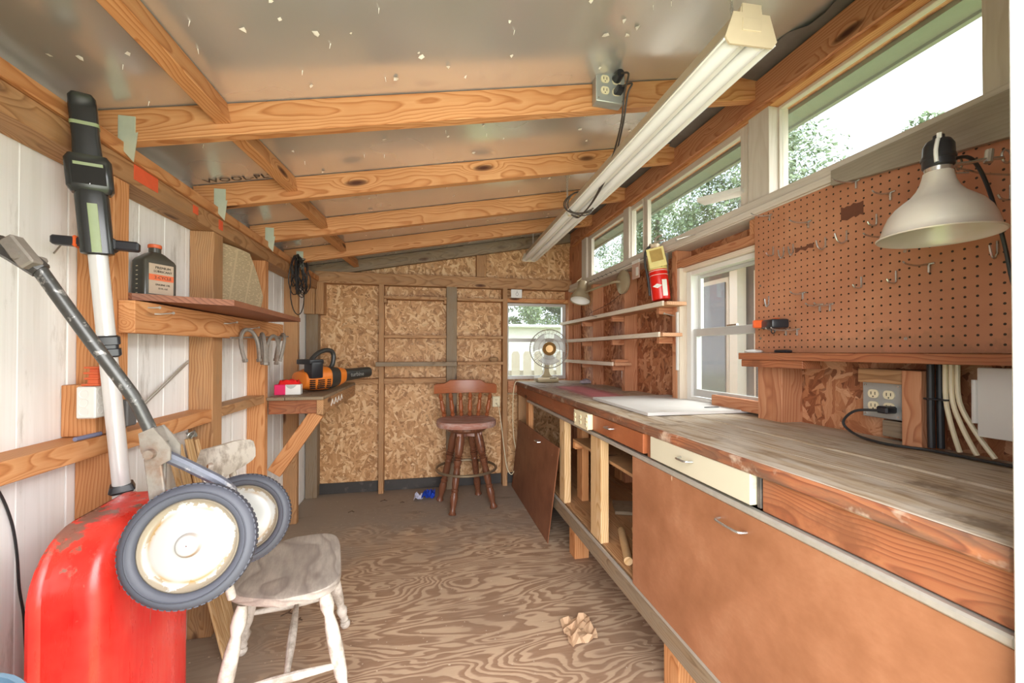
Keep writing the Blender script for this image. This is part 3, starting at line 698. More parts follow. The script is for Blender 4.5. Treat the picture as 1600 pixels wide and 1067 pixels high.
t = thing('power_lead', 'black power cord plugged in above the bench and lying along it', 'cord', (1.2, .85, .9))
bmobj('plug', 'black_plastic', t, lambda b: addbox(b, 1.262, 1.302, .915, .945, .975, .995, .004)); bmobj('cord', 'black_rubber', t, lambda b: tube(b, [(1.265, .935, .983), (1.24, .985, .975), (1.24, 1.02, .935), (1.235, .98, .907), (1.215, .90, .9015), (1.225, .84, .9015), (1.245, .80, .9015), (1.245, .70, .9015), (1.25, .50, .9015)], .0038, 8, smooth=6))
t, M = outlet_box('corner_outlet', 'small metal outlet box on the right wall below the shelves', (1.336, 2.55, 1.015), (0, -1, 0), (0, 0, 1), .065, .10, .04, 'steel', 2, 1)
t, M = outlet_box('back_wall_outlet', 'small cream double outlet on the back wall beside the stool', (.585, 3.546, .715), (1, 0, 0), (0, 0, 1), .06, .085, .035, 'ivory', 2, 1)
t = thing('power_lead', 'cream power cord looping down between the back wall outlet and bench', 'cord', (.68, 3.44, .1))
bmobj('cord', 'ivory', t, lambda b: tube(b, [(.585, 3.50, .70), (.60, 3.46, .66), (.618, 3.425, .5), (.635, 3.42, .35), (.66, 3.40, .17), (.70, 3.38, .12), (.74, 3.36, .25), (.752 if 0 else .71, 3.36, .42), (.70, 3.36, .60), (.705, 3.36, .80), (.72, 3.36, .885), (.75, 3.36, .901), (.82, 3.33, .901), (.90, 3.31, .901)], .0035, 8, smooth=6)); bmobj('side_cord', 'ivory', t, lambda b: tube(b, [(.675, 3.53, .78), (.80, 3.53, .775), (.99, 3.53, .79)], .0025, 6, smooth=4))

# ------------------------------------------------------------ pegboard side of the right wall
pg = thing('pegboard', 'large brown pegboard panel with hooks on the right wall', 'pegboard', (1.24, .88, 1.146))
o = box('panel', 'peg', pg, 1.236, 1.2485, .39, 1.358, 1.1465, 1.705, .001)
for (y0, y1, z0, z1) in ((.954, 1.02, 1.545, 1.592), (1.111, 1.18, 1.487, 1.508)):
    q = random.Random(int(z0*100)); n = 7
    bmobj('torn_patch', plain('dark_torn_patch', '#6b3f2c', .8), pg, lambda b: prism(b, [(-(y0+(y1-y0)*i/n), z0+q.random()*.008) for i in range(n+1)][::-1]+[(-(y0+(y1-y0)*i/n), z1-q.random()*.008) for i in range(n+1)][::1], 0, .0006, Matrix.Translation((1.236, 0, 0)) @ MX((0, -1, 0), (0, 0, 1), (-1, 0, 0))), 0)
for y, z in ((.849, 1.416), (.849, 1.185), (1.33, 1.40), (1.33, 1.2)): bmobj('screw', 'steel', pg, lambda b: rod(b, (1.236, y, z), (1.2345, y, z), .0045, seg=10))
t = thing('pegboard_ledge', 'narrow reddish wooden ledge under the pegboard', 'shelf', (1.21, .9, 1.12))
bb('board', 'apron', t, 1.17, 1.2495, .39, 1.368, 1.121, 1.1455); bb('cleat', 'apron', t, 1.178, 1.2495, 1.10, 1.362, 1.094, 1.1205)
gp = thing('grey_plank', 'weathered grey plank nailed over the top of the pegboard', 'plank', (1.225, .7, 1.62))
def gpl(b): prism(b, [(-1.035, 1.662), (-1.035, 1.708), (-.40, 1.716), (-.40, 1.575), (-.63, 1.609), (-.79, 1.63)], 0, .0165, Matrix.Translation((1.233, 0, 0)) @ MX((0, -1, 0), (0, 0, 1), (-1, 0, 0)))
MA['grey_plank_y'] = wood('grey_weathered_plank_y', '#a89c8c', '#978b7b', '#7c7266', knots=False, contrast=.4, grey=.4, greycol='#82766a', axis='Y')
bmobj('board', 'grey_plank_y', gp, gpl)
hk = []
def hook(kind, y, z, L, label, tip=.006):
    t = thing('peg_hook', label, 'hook', (1.236, y, z), 'metal hooks on the pegboard')
    x = 1.236; r = .0023
    if kind == 'T':
        bmobj('arm', 'steel', t, lambda b: tube(b, [(x-.001, y, z), (x-L*.5, y+.004, z-.004), (x-L*.9, y+.006, z), (x-L, y+.008, z+tip)], r, 6, smooth=3))
        bmobj('clip', 'steel', t, lambda b: (tube(b, [(x-.003, y-.012, z+.001), (x-.003, y+.012, z+.001)], r*1.1, 6), tube(b, [(x-.003, y, z), (x-.003, y, z-.021)], r*1.5, 6)))
    else:
        u = .02 if kind == 'U' else .008
        bmobj('wire', 'steel', t, lambda b: tube(b, [(x-.003, y, z+.03), (x-.003, y, z+.004), (x-.006, y, z-.002), (x-L*.5, y+.001, z-(.009 if kind == 'U' else .003)), (x-L*.85, y+.002, z), (x-L, y+.003, z+u)], r*1.1, 6, smooth=4))
rows = [('T', 1.283, 1.652, .075, 'long hook nearest the small window, top left of the pegboard'), ('T', 1.127, 1.58, .07, 'long hook above and right of the small torn patch'), ('T', .972, 1.651, .08, 'long hook just under the left end of the grey plank'), ('T', .881, 1.583, .055, 'long hook left of the clamp lamp neck'), ('T', .882, 1.465, .085, 'long hook under the left rim of the clamp lamp with a wire ring'), ('T', .795, 1.37, .075, 'long hook below the middle of the clamp lamp'), ('T', 1.149, 1.347, .045, 'long hook in the lower left, above the doubled pair'), ('T', 1.088, 1.301, .05, 'left hook of the doubled pair at lower middle'), ('T', 1.054, 1.298, .055, 'right hook of the doubled pair at lower middle'), ('T', 1.215, 1.228, .08, 'left hook holding the black and orange tool'), ('T', 1.171, 1.226, .10, 'right hook holding the black and orange tool'),
 ('J', 1.268, 1.503, .03, 'first small J hook left of the small torn patch'), ('U', 1.224, 1.490, .022, 'second small J hook left of the small torn patch'), ('U', 1.185, 1.492, .02, 'small J hook touching the left end of the small torn patch'), ('U', 1.068, 1.482, .035, 'curved U hook right of the small torn patch'), ('U', 1.001, 1.485, .042, 'largest curved U hook, below the big torn patch'), ('J', .917, 1.507, .03, 'J hook tucked beside the clamp lamp rim'), ('J', .647, 1.481, .035, 'J hook to the right of the clamp lamp near the jamb'), ('U', .669, 1.366, .02, 'J hook below the right rim of the clamp lamp'), ('J', .959, 1.338, .03, 'left one of two J hooks level with each other at middle height'), ('J', .869, 1.338, .03, 'right one of two J hooks level with each other at middle height'), ('U', 1.289, 1.325, .018, 'lone J hook at the left edge above the black tool')]
for k, y, z, L, lb in rows: hook(k, y, z, L, 'steel '+lb)
t = thing('wire_ring', 'thin wire ring hanging from a hook by the clamp lamp', 'ring', (1.225, .885, 1.445))
bmobj('ring', 'steel', t, lambda b: tube(b, [(1.226+.004*math.cos(k*PI/8), .886+.015*math.cos(k*PI/8), 1.4495+.015*math.sin(k*PI/8)) for k in range(16)], .0008, 5, closed=True))
t = thing('black_orange_tool', 'small black and orange tool resting on two pegboard hooks', 'tool', (1.19, 1.19, 1.228))
MA['orange'] = plain('orange_plastic', '#e0602a', .4, var=.06)
bmobj('body', 'black_plastic', t, lambda b: addbox(b, -.028, .028, -.045, .045, -.016, .016, .007, Matrix.Translation((1.195, 1.225, 1.247)) @ Matrix.Rotation(-.35, 4, 'Z'), 2)); bmobj('end_cap', 'orange', t, lambda b: addbox(b, -.02, .02, -.008, .008, -.014, .014, .003, Matrix.Translation((1.178, 1.275, 1.25)) @ Matrix.Rotation(-.35, 4, 'Z')))
bmobj('button', 'orange', t, lambda b: addbox(b, 1.18, 1.20, 1.205, 1.22, 1.262, 1.267, .002))
bmobj('loop', 'black_rubber', t, lambda b: tube(b, [(1.17, 1.205+.008*math.cos(k*PI/5), 1.222+.009*math.sin(k*PI/5)) for k in range(10)], .0022, 5, closed=True))
t = thing('white_soap', 'white rounded lump at the left end of the ledge', 'soap', (1.21, 1.33, 1.146)); bmobj('lump', 'white_enamel', t, lambda b: lathe(b, [(.001, 0), (.022, .001), (.026, .006), (.018, .011), (.001, .0125)], 16, Matrix.Translation((1.20, 1.325, 1.146)) @ Matrix.Diagonal((1, 1.5, 1, 1))))
t = thing('black_clip', 'small black clip lying on the ledge right of the white lump', 'clip', (1.2, 1.2, 1.146)); bmobj('clip', 'black_plastic', t, lambda b: addbox(b, 1.19, 1.215, 1.17, 1.225, 1.1462, 1.157, .005, None, 2))
# cables under the pegboard
t = thing('black_conduit_cables', 'pair of thick black cables running down beside the stud', 'cable', (1.27, .81, .897))
for dx in (0, .016): bmobj('cable', 'black_rubber', t, lambda b: tube(b, [(1.262+dx, .812-dx*.6, 1.118), (1.262+dx, .812-dx*.6, 1.0), (1.262+dx, .811-dx*.6, .905)], .0075, 10))
bmobj('tie', 'black_plastic', t, lambda b: addbox(b, 1.252, 1.29, .775, .823, 1.028, 1.032, .001))
t = thing('beige_cables', 'bundle of cream house cables hanging behind the bench', 'cable', (1.27, .78, .897))
for k in range(3): bmobj('cable', 'ivory', t, lambda b: tube(b, [(1.268, .785-.012*k, 1.118), (1.266, .783-.013*k, 1.03), (1.268, .772-.022*k, .96), (1.275, .762-.032*k, .905)], .0052, 8, smooth=4))
t = thing('white_breaker_box', 'pale grey white box with round knockouts at the right edge', 'box', (1.29, .6, .95))
bmobj('box', 'white_paint', t, lambda b: addbox(b, 1.252, 1.337, .52, .70, .962, 1.108, .008, None, 3)); bmobj('cover', 'white_paint', t, lambda b: addbox(b, 1.244, 1.252, .515, .712, .955, 1.114, .003, None, 2))
for k in range(3): bmobj('knockout', 'white_enamel', t, lambda b: lathe(b, [(.0, 0), (.016, 0), (.018, .0012), (.018, .0)], 20, Matrix.Translation((1.2435, .60, .985+k*.048)) @ Matrix.Rotation(-PI/2, 4, 'Y')))
bmobj('hinge', 'white_paint', t, lambda b: rod(b, (1.246, .716, .985), (1.246, .716, 1.085), .006, seg=10))

# clamp lamp at the door jamb
cl = thing('clamp_lamp', 'aluminium clamp lamp with bell shade and black socket by the doorway', 'lamp', (1.03, .65, 1.385))
MA['spun'] = plain('dull_spun_aluminium', '#ded6ca', .38, .35, var=.08, scale=12)
Lm = Matrix.Translation((1.03, .65, 1.385)) @ Matrix.Rotation(.03, 4, 'Y') @ Matrix.Diagonal((.76, .76, 1.06, 1))
SH = [(.127, .004), (.125, .002), (.119, .006), (.115, .018), (.110, .032), (.101, .048), (.088, .062), (.072, .073), (.056, .083), (.044, .095), (.036, .108), (.032, .120), (.030, .128)]
bmobj('shade', 'spun', cl, lambda b: lathe(b, SH+[(r-.0015, z) for r, z in SH[::-1]][:-1]+[(.1255, .0035)], 48, Lm, cap=False), 60)
bmobj('collar', 'steel', cl, lambda b: lathe(b, [(.024, .124), (.0285, .126), (.0285, .138), (.025, .14)], 24, Lm))
bmobj('socket', 'black_plastic', cl, lambda b: lathe(b, [(.028, .136), (.033, .14), (.033, .152), (.036, .154), (.036, .158), (.033, .162), (.032, .180), (.025, .190), (.013, .193), (.012, .201), (.004, .203)], 24, Lm))
bmobj('switch', 'white_enamel', cl, lambda b: rod(b, Lm @ V((-.016, -.012, .186)), Lm @ V((-.02, -.014, .20)), .004, seg=8)); bmobj('strap', 'white_enamel', cl, lambda b: tube(b, [Lm @ V(q) for q in ((-.031, -.016, .142), (-.034, -.016, .165), (-.024, -.014, .188))], .0035, 8, smooth=3))
bmobj('clamp_ring', 'steel', cl, lambda b: tube(b, [(1.194+.014*math.cos(k*PI/8), .632, 1.562+.014*math.sin(k*PI/8)) for k in range(16)], .0025, 6, closed=True)); bmobj('clamp_arm', 'steel', cl, lambda b: (tube(b, [(1.05, .648, 1.536), (1.10, .64, 1.543), (1.14, .636, 1.552), (1.182, .632, 1.558)], .004, 8, smooth=3), rod(b, (1.145, .634, 1.545), (1.15, .634, 1.572), .007, seg=10), tube(b, [Lm @ V(q) for q in ((.055, .0, .145), (.16, .0, .14), (.26, -.02, .14))], .0022, 6), tube(b, [Lm @ V(q) for q in ((.026, 0, .142), (.042, .0, .146), (.058, .0, .15))], .0035, 8, smooth=3), rod(b, Lm @ V((.05, 0, .141)), Lm @ V((.056, 0, .162)), .006, seg=10), tube(b, [Lm @ V((.073+.012*math.cos(k*PI/8), 0, .153+.013*math.sin(k*PI/8))) for k in range(16)], .002, 6, closed=True), tube(b, [Lm @ V(q) for q in ((.055, 0, .14), (.08, .01, .137), (.11, .0, .138))], .002, 6)))
bmobj('cord', 'black_rubber', cl, lambda b: tube(b, [(1.05, .65, 1.545), (1.095, .64, 1.555), (1.13, .64, 1.535), (1.165, .64, 1.475), (1.20, .64, 1.38), (1.222, .635, 1.28), (1.228, .60, 1.18), (1.228, .56, 1.152)], .0036, 8, smooth=5))

# ------------------------------------------------------------ shelves and things on the right wall, far part
MA['pine_lit'] = wood('window_lit_red_pine', '#d8ab88', '#c4906b', '#9c6747', knots=False)  # red pine made paler, window light on the shelves put into its colour
for k, (y0, y1, z0, x0, lb) in enumerate(((1.80, 3.405, 1.378, 1.14, 'top'), (1.835, 3.25, 1.226, 1.14, 'middle'), (2.36, 3.30, 1.062, 1.14, 'lowest'))):
    t = thing('wall_shelf', '%s of three long narrow shelves on the right wall' % lb, 'shelf', (1.24, y0, z0), 'narrow shelves on the right wall')
    bb('board', 'pine_lit', t, x0, 1.249, y0, y1, z0, z0+.018); bb('lit_front_edge', 'cream_wood', t, x0-.012, x0-.0005, y0+.02, y1, z0-.002, z0+.022)  # front strip added so the edge carries the window's brightness as cream colour
    for yy in ((1.93, 2.47, 2.99) if k < 2 else (2.47, 2.99)): bb('cleat', 'pine_red', t, 1.17, 1.2495, yy-.012, yy+.012, z0-.034, z0-.0005)
t = thing('wood_offcut', 'small wooden block on the near end of the lowest wall shelf', 'block', (1.2, 2.4, 1.08)); bb('block', 'pine_red', t, 1.15, 1.24, 2.38, 2.44, 1.0805, 1.10)
fe_ = thing('fire_extinguisher', 'red and yellow fire extinguisher hanging under the high windows', 'extinguisher', (1.19, 1.93, 1.41))
E_ = Matrix.Translation((1.188, 1.925, 1.415)) @ Matrix.Rotation(-.06, 4, 'Y') @ Matrix.Rotation(-.10, 4, 'X')
MA['red'] = plain('red_enamel', '#d81f14', .3, var=.08); MA['label_y'] = plain('yellowed_label', '#dccb84', .6, var=.25, scale=20); MA['ink'] = plain('printed_ink', '#3c352e', .7)
bmobj('cylinder', 'red', fe_, lambda b: lathe(b, [(.001, .006), (.038, 0), (.044, .003), (.046, .01), (.046, .222), (.043, .238), (.032, .255), (.016, .268), (.014, .28)], 32, E_))
bmobj('label', 'label_y', fe_, lambda b: lathe(b, [(.0464, .158), (.0468, .1585), (.0468, .221), (.0464, .2215)], 32, E_, cap=False))
bmobj('bands', 'white_enamel', fe_, lambda b: (lathe(b, [(.0462, .150), (.0472, .151), (.0472, .1525), (.0462, .153)], 32, E_, cap=False), lathe(b, [(.0462, .128), (.047, .1285), (.047, .130), (.0462, .1305)], 32, E_, cap=False)))
Vd = (E_.translation-V((0, 0, 1.15))).normalized()
def onface(px, pz, rr=.0474):   # frame tangent to the cylinder at local angle px (rad) and height pz
    n = V((math.cos(px), math.sin(px), 0)); loc = E_ @ V((n.x*rr, n.y*rr, pz)); tx = (E_.to_3x3() @ V((-n.y, n.x, 0))).normalized(); return loc, tx, (E_.to_3x3() @ V((0, 0, 1))).normalized(), (E_.to_3x3() @ n).normalized()
loc, tx, ty, tn = onface(math.radians(225), .07)
bmobj('badge', 'white_enamel', fe_, lambda b: prism(b, [(-.024, 0), (0, .012), (.024, 0), (0, -.012)], 0, .0008, Matrix.Translation(loc) @ MX(tx, ty, tn))); text('badge_lettering', '- - -', .008, loc+tn*.0012, tx, ty, 'ink', fe_)
loc, tx, ty, tn = onface(math.radians(268), .055); bmobj('white_label', 'white_enamel', fe_, lambda b: prism(b, [(-.014, -.04), (.012, -.04), (.014, .045), (-.012, .045)], 0, .0008, Matrix.Translation(loc) @ MX(tx, ty, tn)))
for j, (aa, zz, s_, sz) in enumerate(((232, .170, 'B C', .014), (258, .170, '10', .016), (258, .190, '1A', .013), (236, .2, '- - - -', .008))):
    loc, tx, ty, tn = onface(math.radians(aa), zz, .0478); text('label_lettering', s_, sz, loc, tx, ty, 'ink', fe_)
bmobj('valve', 'beige_enamel', fe_, lambda b: (lathe(b, [(.014, .278), (.017, .28), (.017, .30), (.012, .305)], 16, E_), rod(b, E_ @ V((-.03, 0, .292)), E_ @ V((.02, 0, .292)), .012, seg=12)))
bmobj('handle', 'silver_rail', fe_, lambda b: (tube(b, [E_ @ V(q) for q in ((0, 0, .302), (.0, -.03, .305), (.01, -.07, .298))], .005, 8, smooth=3), tube(b, [E_ @ V(q) for q in ((0, 0, .305), (-.01, -.03, .322), (.0, -.075, .325))], .005, 8, smooth=3)))
bmobj('hose', 'black_rubber', fe_, lambda b: tube(b, [E_ @ V(q) for q in ((-.03, 0, .29), (-.052, .012, .265), (-.06, .015, .2), (-.055, .012, .12), (-.055, .012, .03))], .0065, 8, smooth=4))
bmobj('paper_tag', 'label_y', fe_, lambda b: addbox(b, -.042, .042, -.002, .0, -.05, .05, 0, E_ @ Matrix.Translation((-.03, -.048, .215)) @ Matrix.Rotation(-.12, 4, 'Y') @ Matrix.Rotation(-.5, 4, 'Z'))); bmobj('tag_print', plain('faded_gold_print', '#a98a48', .7, var=.3), fe_, lambda b: addbox(b, -.030, .030, -.0008, .0, -.02, .04, 0, E_ @ Matrix.Translation((-.03, -.0505, .215)) @ Matrix.Rotation(-.12, 4, 'Y') @ Matrix.Rotation(-.5, 4, 'Z')))
bmobj('wall_bracket', 'galv', fe_, lambda b: addbox(b, 1.235, 1.2495, 1.955, 1.985, 1.46, 1.72, .002))
# wall lamp
wlp = thing('wall_lamp', 'beige swing arm wall lamp with round base in the far corner', 'lamp', (1.24, 2.47, 1.59)); MA['putty'] = plain('putty_beige_metal', '#a9987c', .35, .2, var=.08)
bmobj('wall_plate', 'putty', wlp, lambda b: lathe(b, [(.001, 0), (.075, 0), (.078, .004), (.078, .018), (.06, .03), (.001, .034)], 32, Matrix.Translation((1.2495, 2.45, 1.60)) @ Matrix.Rotation(-PI/2, 4, 'Y')))
bmobj('arm', 'putty', wlp, lambda b: tube(b, [(1.216, 2.45, 1.60), (1.185, 2.46, 1.60), (1.165, 2.52, 1.595), (1.15, 2.70, 1.592), (1.146, 2.90, 1.588)], .0085, 10, smooth=4))
Hm = Matrix.Translation((1.142, 2.93, 1.60)) @ Matrix.Rotation(.28, 4, 'Y') @ Matrix.Rotation(-.25, 4, 'X') @ Matrix.Rotation(PI, 4, 'X')
bmobj('shade', 'putty', wlp, lambda b: lathe(b, [(.001, -.085), (.03, -.085), (.038, -.078), (.040, -.02), (.044, -.005), (.062, .02), (.074, .045), (.077, .075), (.074, .075), (.07, .046), (.04, .0), (.03, -.07)], 28, Hm, cap=False), 60); bmobj('reflector', 'white_enamel', wlp, lambda b: lathe(b, [(.001, .015), (.04, .02), (.066, .062), (.072, .068)], 28, Hm, cap=False), 60)
bmobj('hanging_wire', 'black_rubber', wlp, lambda b: tube(b, [(1.235, 2.47, 1.525), (1.2, 2.6, 1.47), (1.13, 2.75, 1.42), (1.122, 2.6, 1.385)], .0016, 5, smooth=4))
bmobj('top_wire', 'ivory', wlp, lambda b: tube(b, [(1.142, 2.93, 1.68), (1.15, 2.96, 1.70), (1.13, 3.0, 1.69), (1.17, 3.0, 1.72)], .002, 5, smooth=4))
t = thing('hanging_packet', 'small clear packet of parts hanging from the window sill', 'packet', (1.22, 2.25, 1.6)); bmobj('card', plain('faded_pink_packet', '#c9a594', .3, var=.3, scale=60), t, lambda b: addbox(b, 1.213, 1.221, 2.20, 2.285, 1.585, 1.69, .003)); bmobj('label', 'white_enamel', t, lambda b: addbox(b, 1.2122, 1.2128, 2.205, 2.235, 1.60, 1.65, 0)); bmobj('header', 'white_enamel', t, lambda b: addbox(b, 1.212, 1.222, 2.20, 2.285, 1.675, 1.695, .001))
# pencil marks on the sill
def marks(b):
    q = random.Random(2); tube(b, [(1.2214, 3.2, 1.688), (1.2214, 2.0, 1.690)], .0016, 4)
    for k in range(9): y_ = 3.1-k*.07; tube(b, [(1.2214, y_, 1.694), (1.2214, y_-.03, 1.680)], .002, 4)
tag(bmobj('pencil_marks', 'ink', sill, marks, 0))
t = thing('white_stick', 'thin white wooden strip hanging on the window jamb', 'strip', (1.245, 1.84, 1.06)); bb('strip', 'white_paint', t, 1.243, 1.2515, 1.868, 1.884, 1.055, 1.352)
for nm, a_, b_, r_, lb in (('long_nail', (1.232, 1.70, 1.70), (1.10, 1.66, 1.655), .0028, 'long spike driven under the high window sill'), ('window_nail', (1.2495, 1.905, 1.335), (1.19, 1.90, 1.345), .0022, 'nail sticking out of the stud left of the right window')):
    t = thing('bent_nail', lb, 'nail', a_, 'loose nails in the studs'); bmobj('shank', 'silver_rail', t, lambda b: rod(b, a_, b_, r_, seg=8)); bmobj('head', 'silver_rail', t, lambda b: lathe(b, [(.001, 0), (r_*2.6, 0), (r_*2.4, .003), (.001, .0035)], 10, zto(b_, V(b_)+(V(b_)-V(a_)))))
# crumpled rag on the bench
t = thing('crumpled_rag', 'small crumpled grey rag at the far right of the bench', 'rag', (1.25, 3.2, .897)); q = random.Random(12)
bmobj('rag', plain('grey_rag', '#a79aa0', .8, var=.2), t, lambda b: [lathe(b, [(.001, 0), (s_, .006), (s_*.8, s_*.7), (.001, s_)], 7, Matrix.Translation((x_, y_, .8972))) for x_, y_, s_ in ((1.20, 3.05, .03), (1.235, 3.07, .04), (1.27, 3.04, .028))])
# card pinned above the back window
t = thing('pinned_card', 'small white card with a bulb drawing above the back window', 'card', (.755, 3.46, 1.612)); bmobj('card', 'white_enamel', t, lambda b: addbox(b, .705, .80, 3.4575, 3.4595, 1.613, 1.685, 0)); bmobj('drawing', 'ink', t, lambda b: (tube(b, [(.757+.011*math.cos(k*PI/6), 3.457, 1.645+.013*math.sin(k*PI/6)) for k in range(12)], .0012, 4, closed=True), tube(b, [(.757, 3.457, 1.658), (.757, 3.457, 1.675)], .0015, 4)))
t = thing('stone', 'rounded tan stone on the lowest right shelf of the back wall', 'stone', (.55, 3.45, 1.062)); bmobj('stone', plain('tan_stone', '#a5835f', .8, var=.25, scale=40), t, lambda b: lathe(b, [(.001, 0), (.03, .002), (.04, .018), (.032, .036), (.001, .042)], 14, Matrix.Translation((.555, 3.46, 1.0622)) @ Matrix.Diagonal((1, .8, 1, 1))))

# desk fan
fn = thing('desk_fan', 'beige desk fan with clear blades at the far bench end', 'fan', (.975, 3.30, .897)); MA['fan_beige'] = plain('fan_beige', '#b5a683', .4, var=.05); MA['fan_gold'] = plain('fan_gold', '#a07b48', .35, .4); 
bmobj('base', 'fan_beige', fn, lambda b: addbox(b, .885, 1.065, 3.24, 3.38, .8975, .938, .008, None, 2)); bmobj('switch_strip', 'ivory', fn, lambda b: addbox(b, .885, 1.06, 3.2385, 3.2405, .922, .936, .0))
bmobj('buttons', 'black_plastic', fn, lambda b: addbox(b, .985, 1.045, 3.238, 3.243, .926, .932, 0))
bmobj('neck', 'fan_beige', fn, lambda b: [prism(b, [(-.055, 0), (-.03, .02), (-.02, .05), (-.017, .12), (-.017, .2), (.017, .2), (.017, .12), (.02, .05), (.03, .02), (.055, 0)], -.015, .015, Matrix.Translation((.975, 3.31, .937)) @ MX((1, 0, 0), (0, 0, 1), (0, -1, 0)))])
Fm = Matrix.Translation((.985, 3.26, 1.172)) @ Matrix.Rotation(math.radians(-13), 4, 'Z') @ Matrix.Rotation(PI/2, 4, 'X') 
bmobj('motor', 'fan_beige', fn, lambda b: lathe(b, [(.02, -.13), (.045, -.125), (.055, -.09), (.055, -.04), (.03, -.035)], 24, Fm))
def cage(b):
    R = .158
    for k in range(56):
        an = 2*PI*k/56; c, s = math.cos(an), math.sin(an)
        tube(b, [Fm @ V((r*c, r*s, z)) for r, z in ((.042, .045), (.1, .043), (.14, .032), (R, .004))], .0013, 4)
        if k % 2 == 0: tube(b, [Fm @ V((r*c, r*s, z)) for r, z in ((.05, -.035), (.12, -.034), (R, .0))], .0012, 4)
    for r, z, w in ((R, .002, .004), (.125, .0385, .0016), (.085, .044, .0016)): tube(b, [Fm @ V((r*math.cos(2*PI*k/48), r*math.sin(2*PI*k/48), z)) for k in range(48)], w, 5, closed=True)
bmobj('cage', 'silver_rail', fn, cage)
bmobj('cage_badge', 'fan_gold', fn, lambda b: lathe(b, [(.001, .05), (.03, .051), (.034, .046), (.044, .052), (.055, .046), (.055, .042), (.04, .04)], 32, Fm))
MA['blade'] = glass('clear_fan_blade', .8, (.92, .92, .95))
for k in range(3):
    def bl(b, k=k):
        n = 8; A = []; 
        for i in range(n+1):
            u = i/n; r = .03+.105*u; w0 = .35+.25*u; 
            A.append([b.verts.new(Fm @ V((r*math.cos(2.1*k+.5+e*w0*1.25), r*math.sin(2.1*k+.5+e*w0*1.25), .012-e*.015))) for e in (-1, -.5, 0, .5, 1)])
        for i in range(n):
            for j in range(4): b.faces.new((A[i][j], A[i][j+1], A[i+1][j+1], A[i+1][j]))
    bmobj('blade', 'blade', fn, bl, 60)

# ------------------------------------------------------------ fluorescent shop light
fx = thing('shop_light', 'long white two tube fluorescent shop light hung under the rafters', 'light', (.7, 1.95, 1.85))
A_, B_ = V((.662, .735, 1.812)), V((.79, 3.16, 1.884)); Xd = (B_-A_).normalized(); Ud = V((0, 0, 1)); Ud = (Ud-Xd*Ud.dot(Xd)).normalized(); Sd = Xd.cross(Ud)  # Sd: to the right
L_ = (B_-A_).length; Mf = MX(Sd, Ud, Xd); Mf = MX(Sd, Ud, Sd.cross(Ud)); 
zs = 1 if Sd.cross(Ud).dot(Xd) > 0 else -1
Mf.translation = A_
D = lambda d0, d1: (d0*zs, d1*zs)
bmobj('housing', 'beige_enamel', fx, lambda b: prism(b, [(-.03, .02), (-.024, .058), (.024, .058), (.03, .02)], *D(0, L_), Mf))
bmobj('reflector', 'white_enamel', fx, lambda b: prism(b, [(-.062, -.012), (-.058, -.014), (-.034, .016), (-.012, .017), (-.008, -.002), (.008, -.002), (.012, .017), (.034, .016), (.058, -.014), (.062, -.012), (.037, .021), (-.037, .021)], *D(.003, L_-.003), Mf), 10)
MA['tube'] = plain('fluorescent_tube_glass', '#f1f1f3', .2, var=.01)
for s_ in (-1, 1):
    for a0, a1 in ((.006, L_/2-.014), (L_/2+.014, L_-.006)):
        o = bmobj('fluorescent_tube', 'tube', fx, lambda b: rod(b, Mf @ V((s_*.029, -.002, a0*zs)), Mf @ V((s_*.029, -.002, a1*zs)), .0175, seg=20))
        for q in (a0, a1-.008): bmobj('tube_cap', 'white_enamel', o, lambda b: rod(b, Mf @ V((s_*.029, -.002, q*zs)), Mf @ V((s_*.029, -.002, (q+.008)*zs)), .0179, seg=20))
bmobj('centre_sockets', 'ivory', fx, lambda b: [addbox(b, s_*.026-.009, s_*.026+.009, -.018, .017, (L_/2-.012)*zs, (L_/2+.012)*zs, .002, Mf) for s_ in (-1, 1)])
for z_ in (0, L_): 
    o = bmobj('end_cap', 'beige_enamel', fx, lambda b: prism(b, [(-.050, -.022), (-.060, -.008), (-.042, .045), (-.022, .045), (-.022, .064), (.022, .064), (.022, .045), (.042, .045), (.060, -.008), (.050, -.022)], *D(z_-.002, z_+.002), Mf))
    bmobj('embossed_panel', 'beige_enamel', o, lambda b: addbox(b, -.022, .022, .008, .034, (z_-.004)*zs, (z_+.004)*zs, .001, Mf))
for (d_, zt) in ((.06, None), (L_*.56, None), (L_-.15, None)):
    p0 = Mf @ V((0, .058, d_*zs)); 
    for s_ in (-1, 1):
        top = V((p0.x+s_*.008, p0.y+s_*.012, zc(p0.x)-.004))
        def chain(b, p0=p0, top=top):
            n = int((top-p0).length/.012)
            for i in range(n):
                c0 = p0.lerp(top, (i+.5)/n); ax = V((1, 0, 0)) if i % 2 else V((0, 1, 0)); dd = (top-p0).normalized()
                tube(b, [c0+dd*.0085*math.cos(k*PI/4)+ax*.0038*math.sin(k*PI/4) for k in range(8)], .0009, 4, closed=True)
        bmobj('chain', 'silver_rail', fx, chain)
t, M = outlet_box('ceiling_outlet', 'four socket grey outlet box screwed to the nearest rafter', (.614, 1.349, 2.063), (1, 0, -.03), (0, 0, 1), .10, .108, .045)
t = thing('light_cords', 'two dark cords from the rafter outlet wrapped around the shop light', 'cord', (.65, 1.3, 2.0))
MA['brown_cord'] = plain('brown_black_cord', '#3f3630', .5)
bmobj('plug', 'black_plastic', t, lambda b: rod(b, (.635, 1.302, 2.088), (.635, 1.27, 2.088), .017, .014, 14)); bmobj('plug', 'black_plastic', t, lambda b: addbox(b, .622, .652, 1.268, 1.302, 2.03, 2.05, .004))
cp = Mf @ V((0, 0, (L_*.47)*zs))
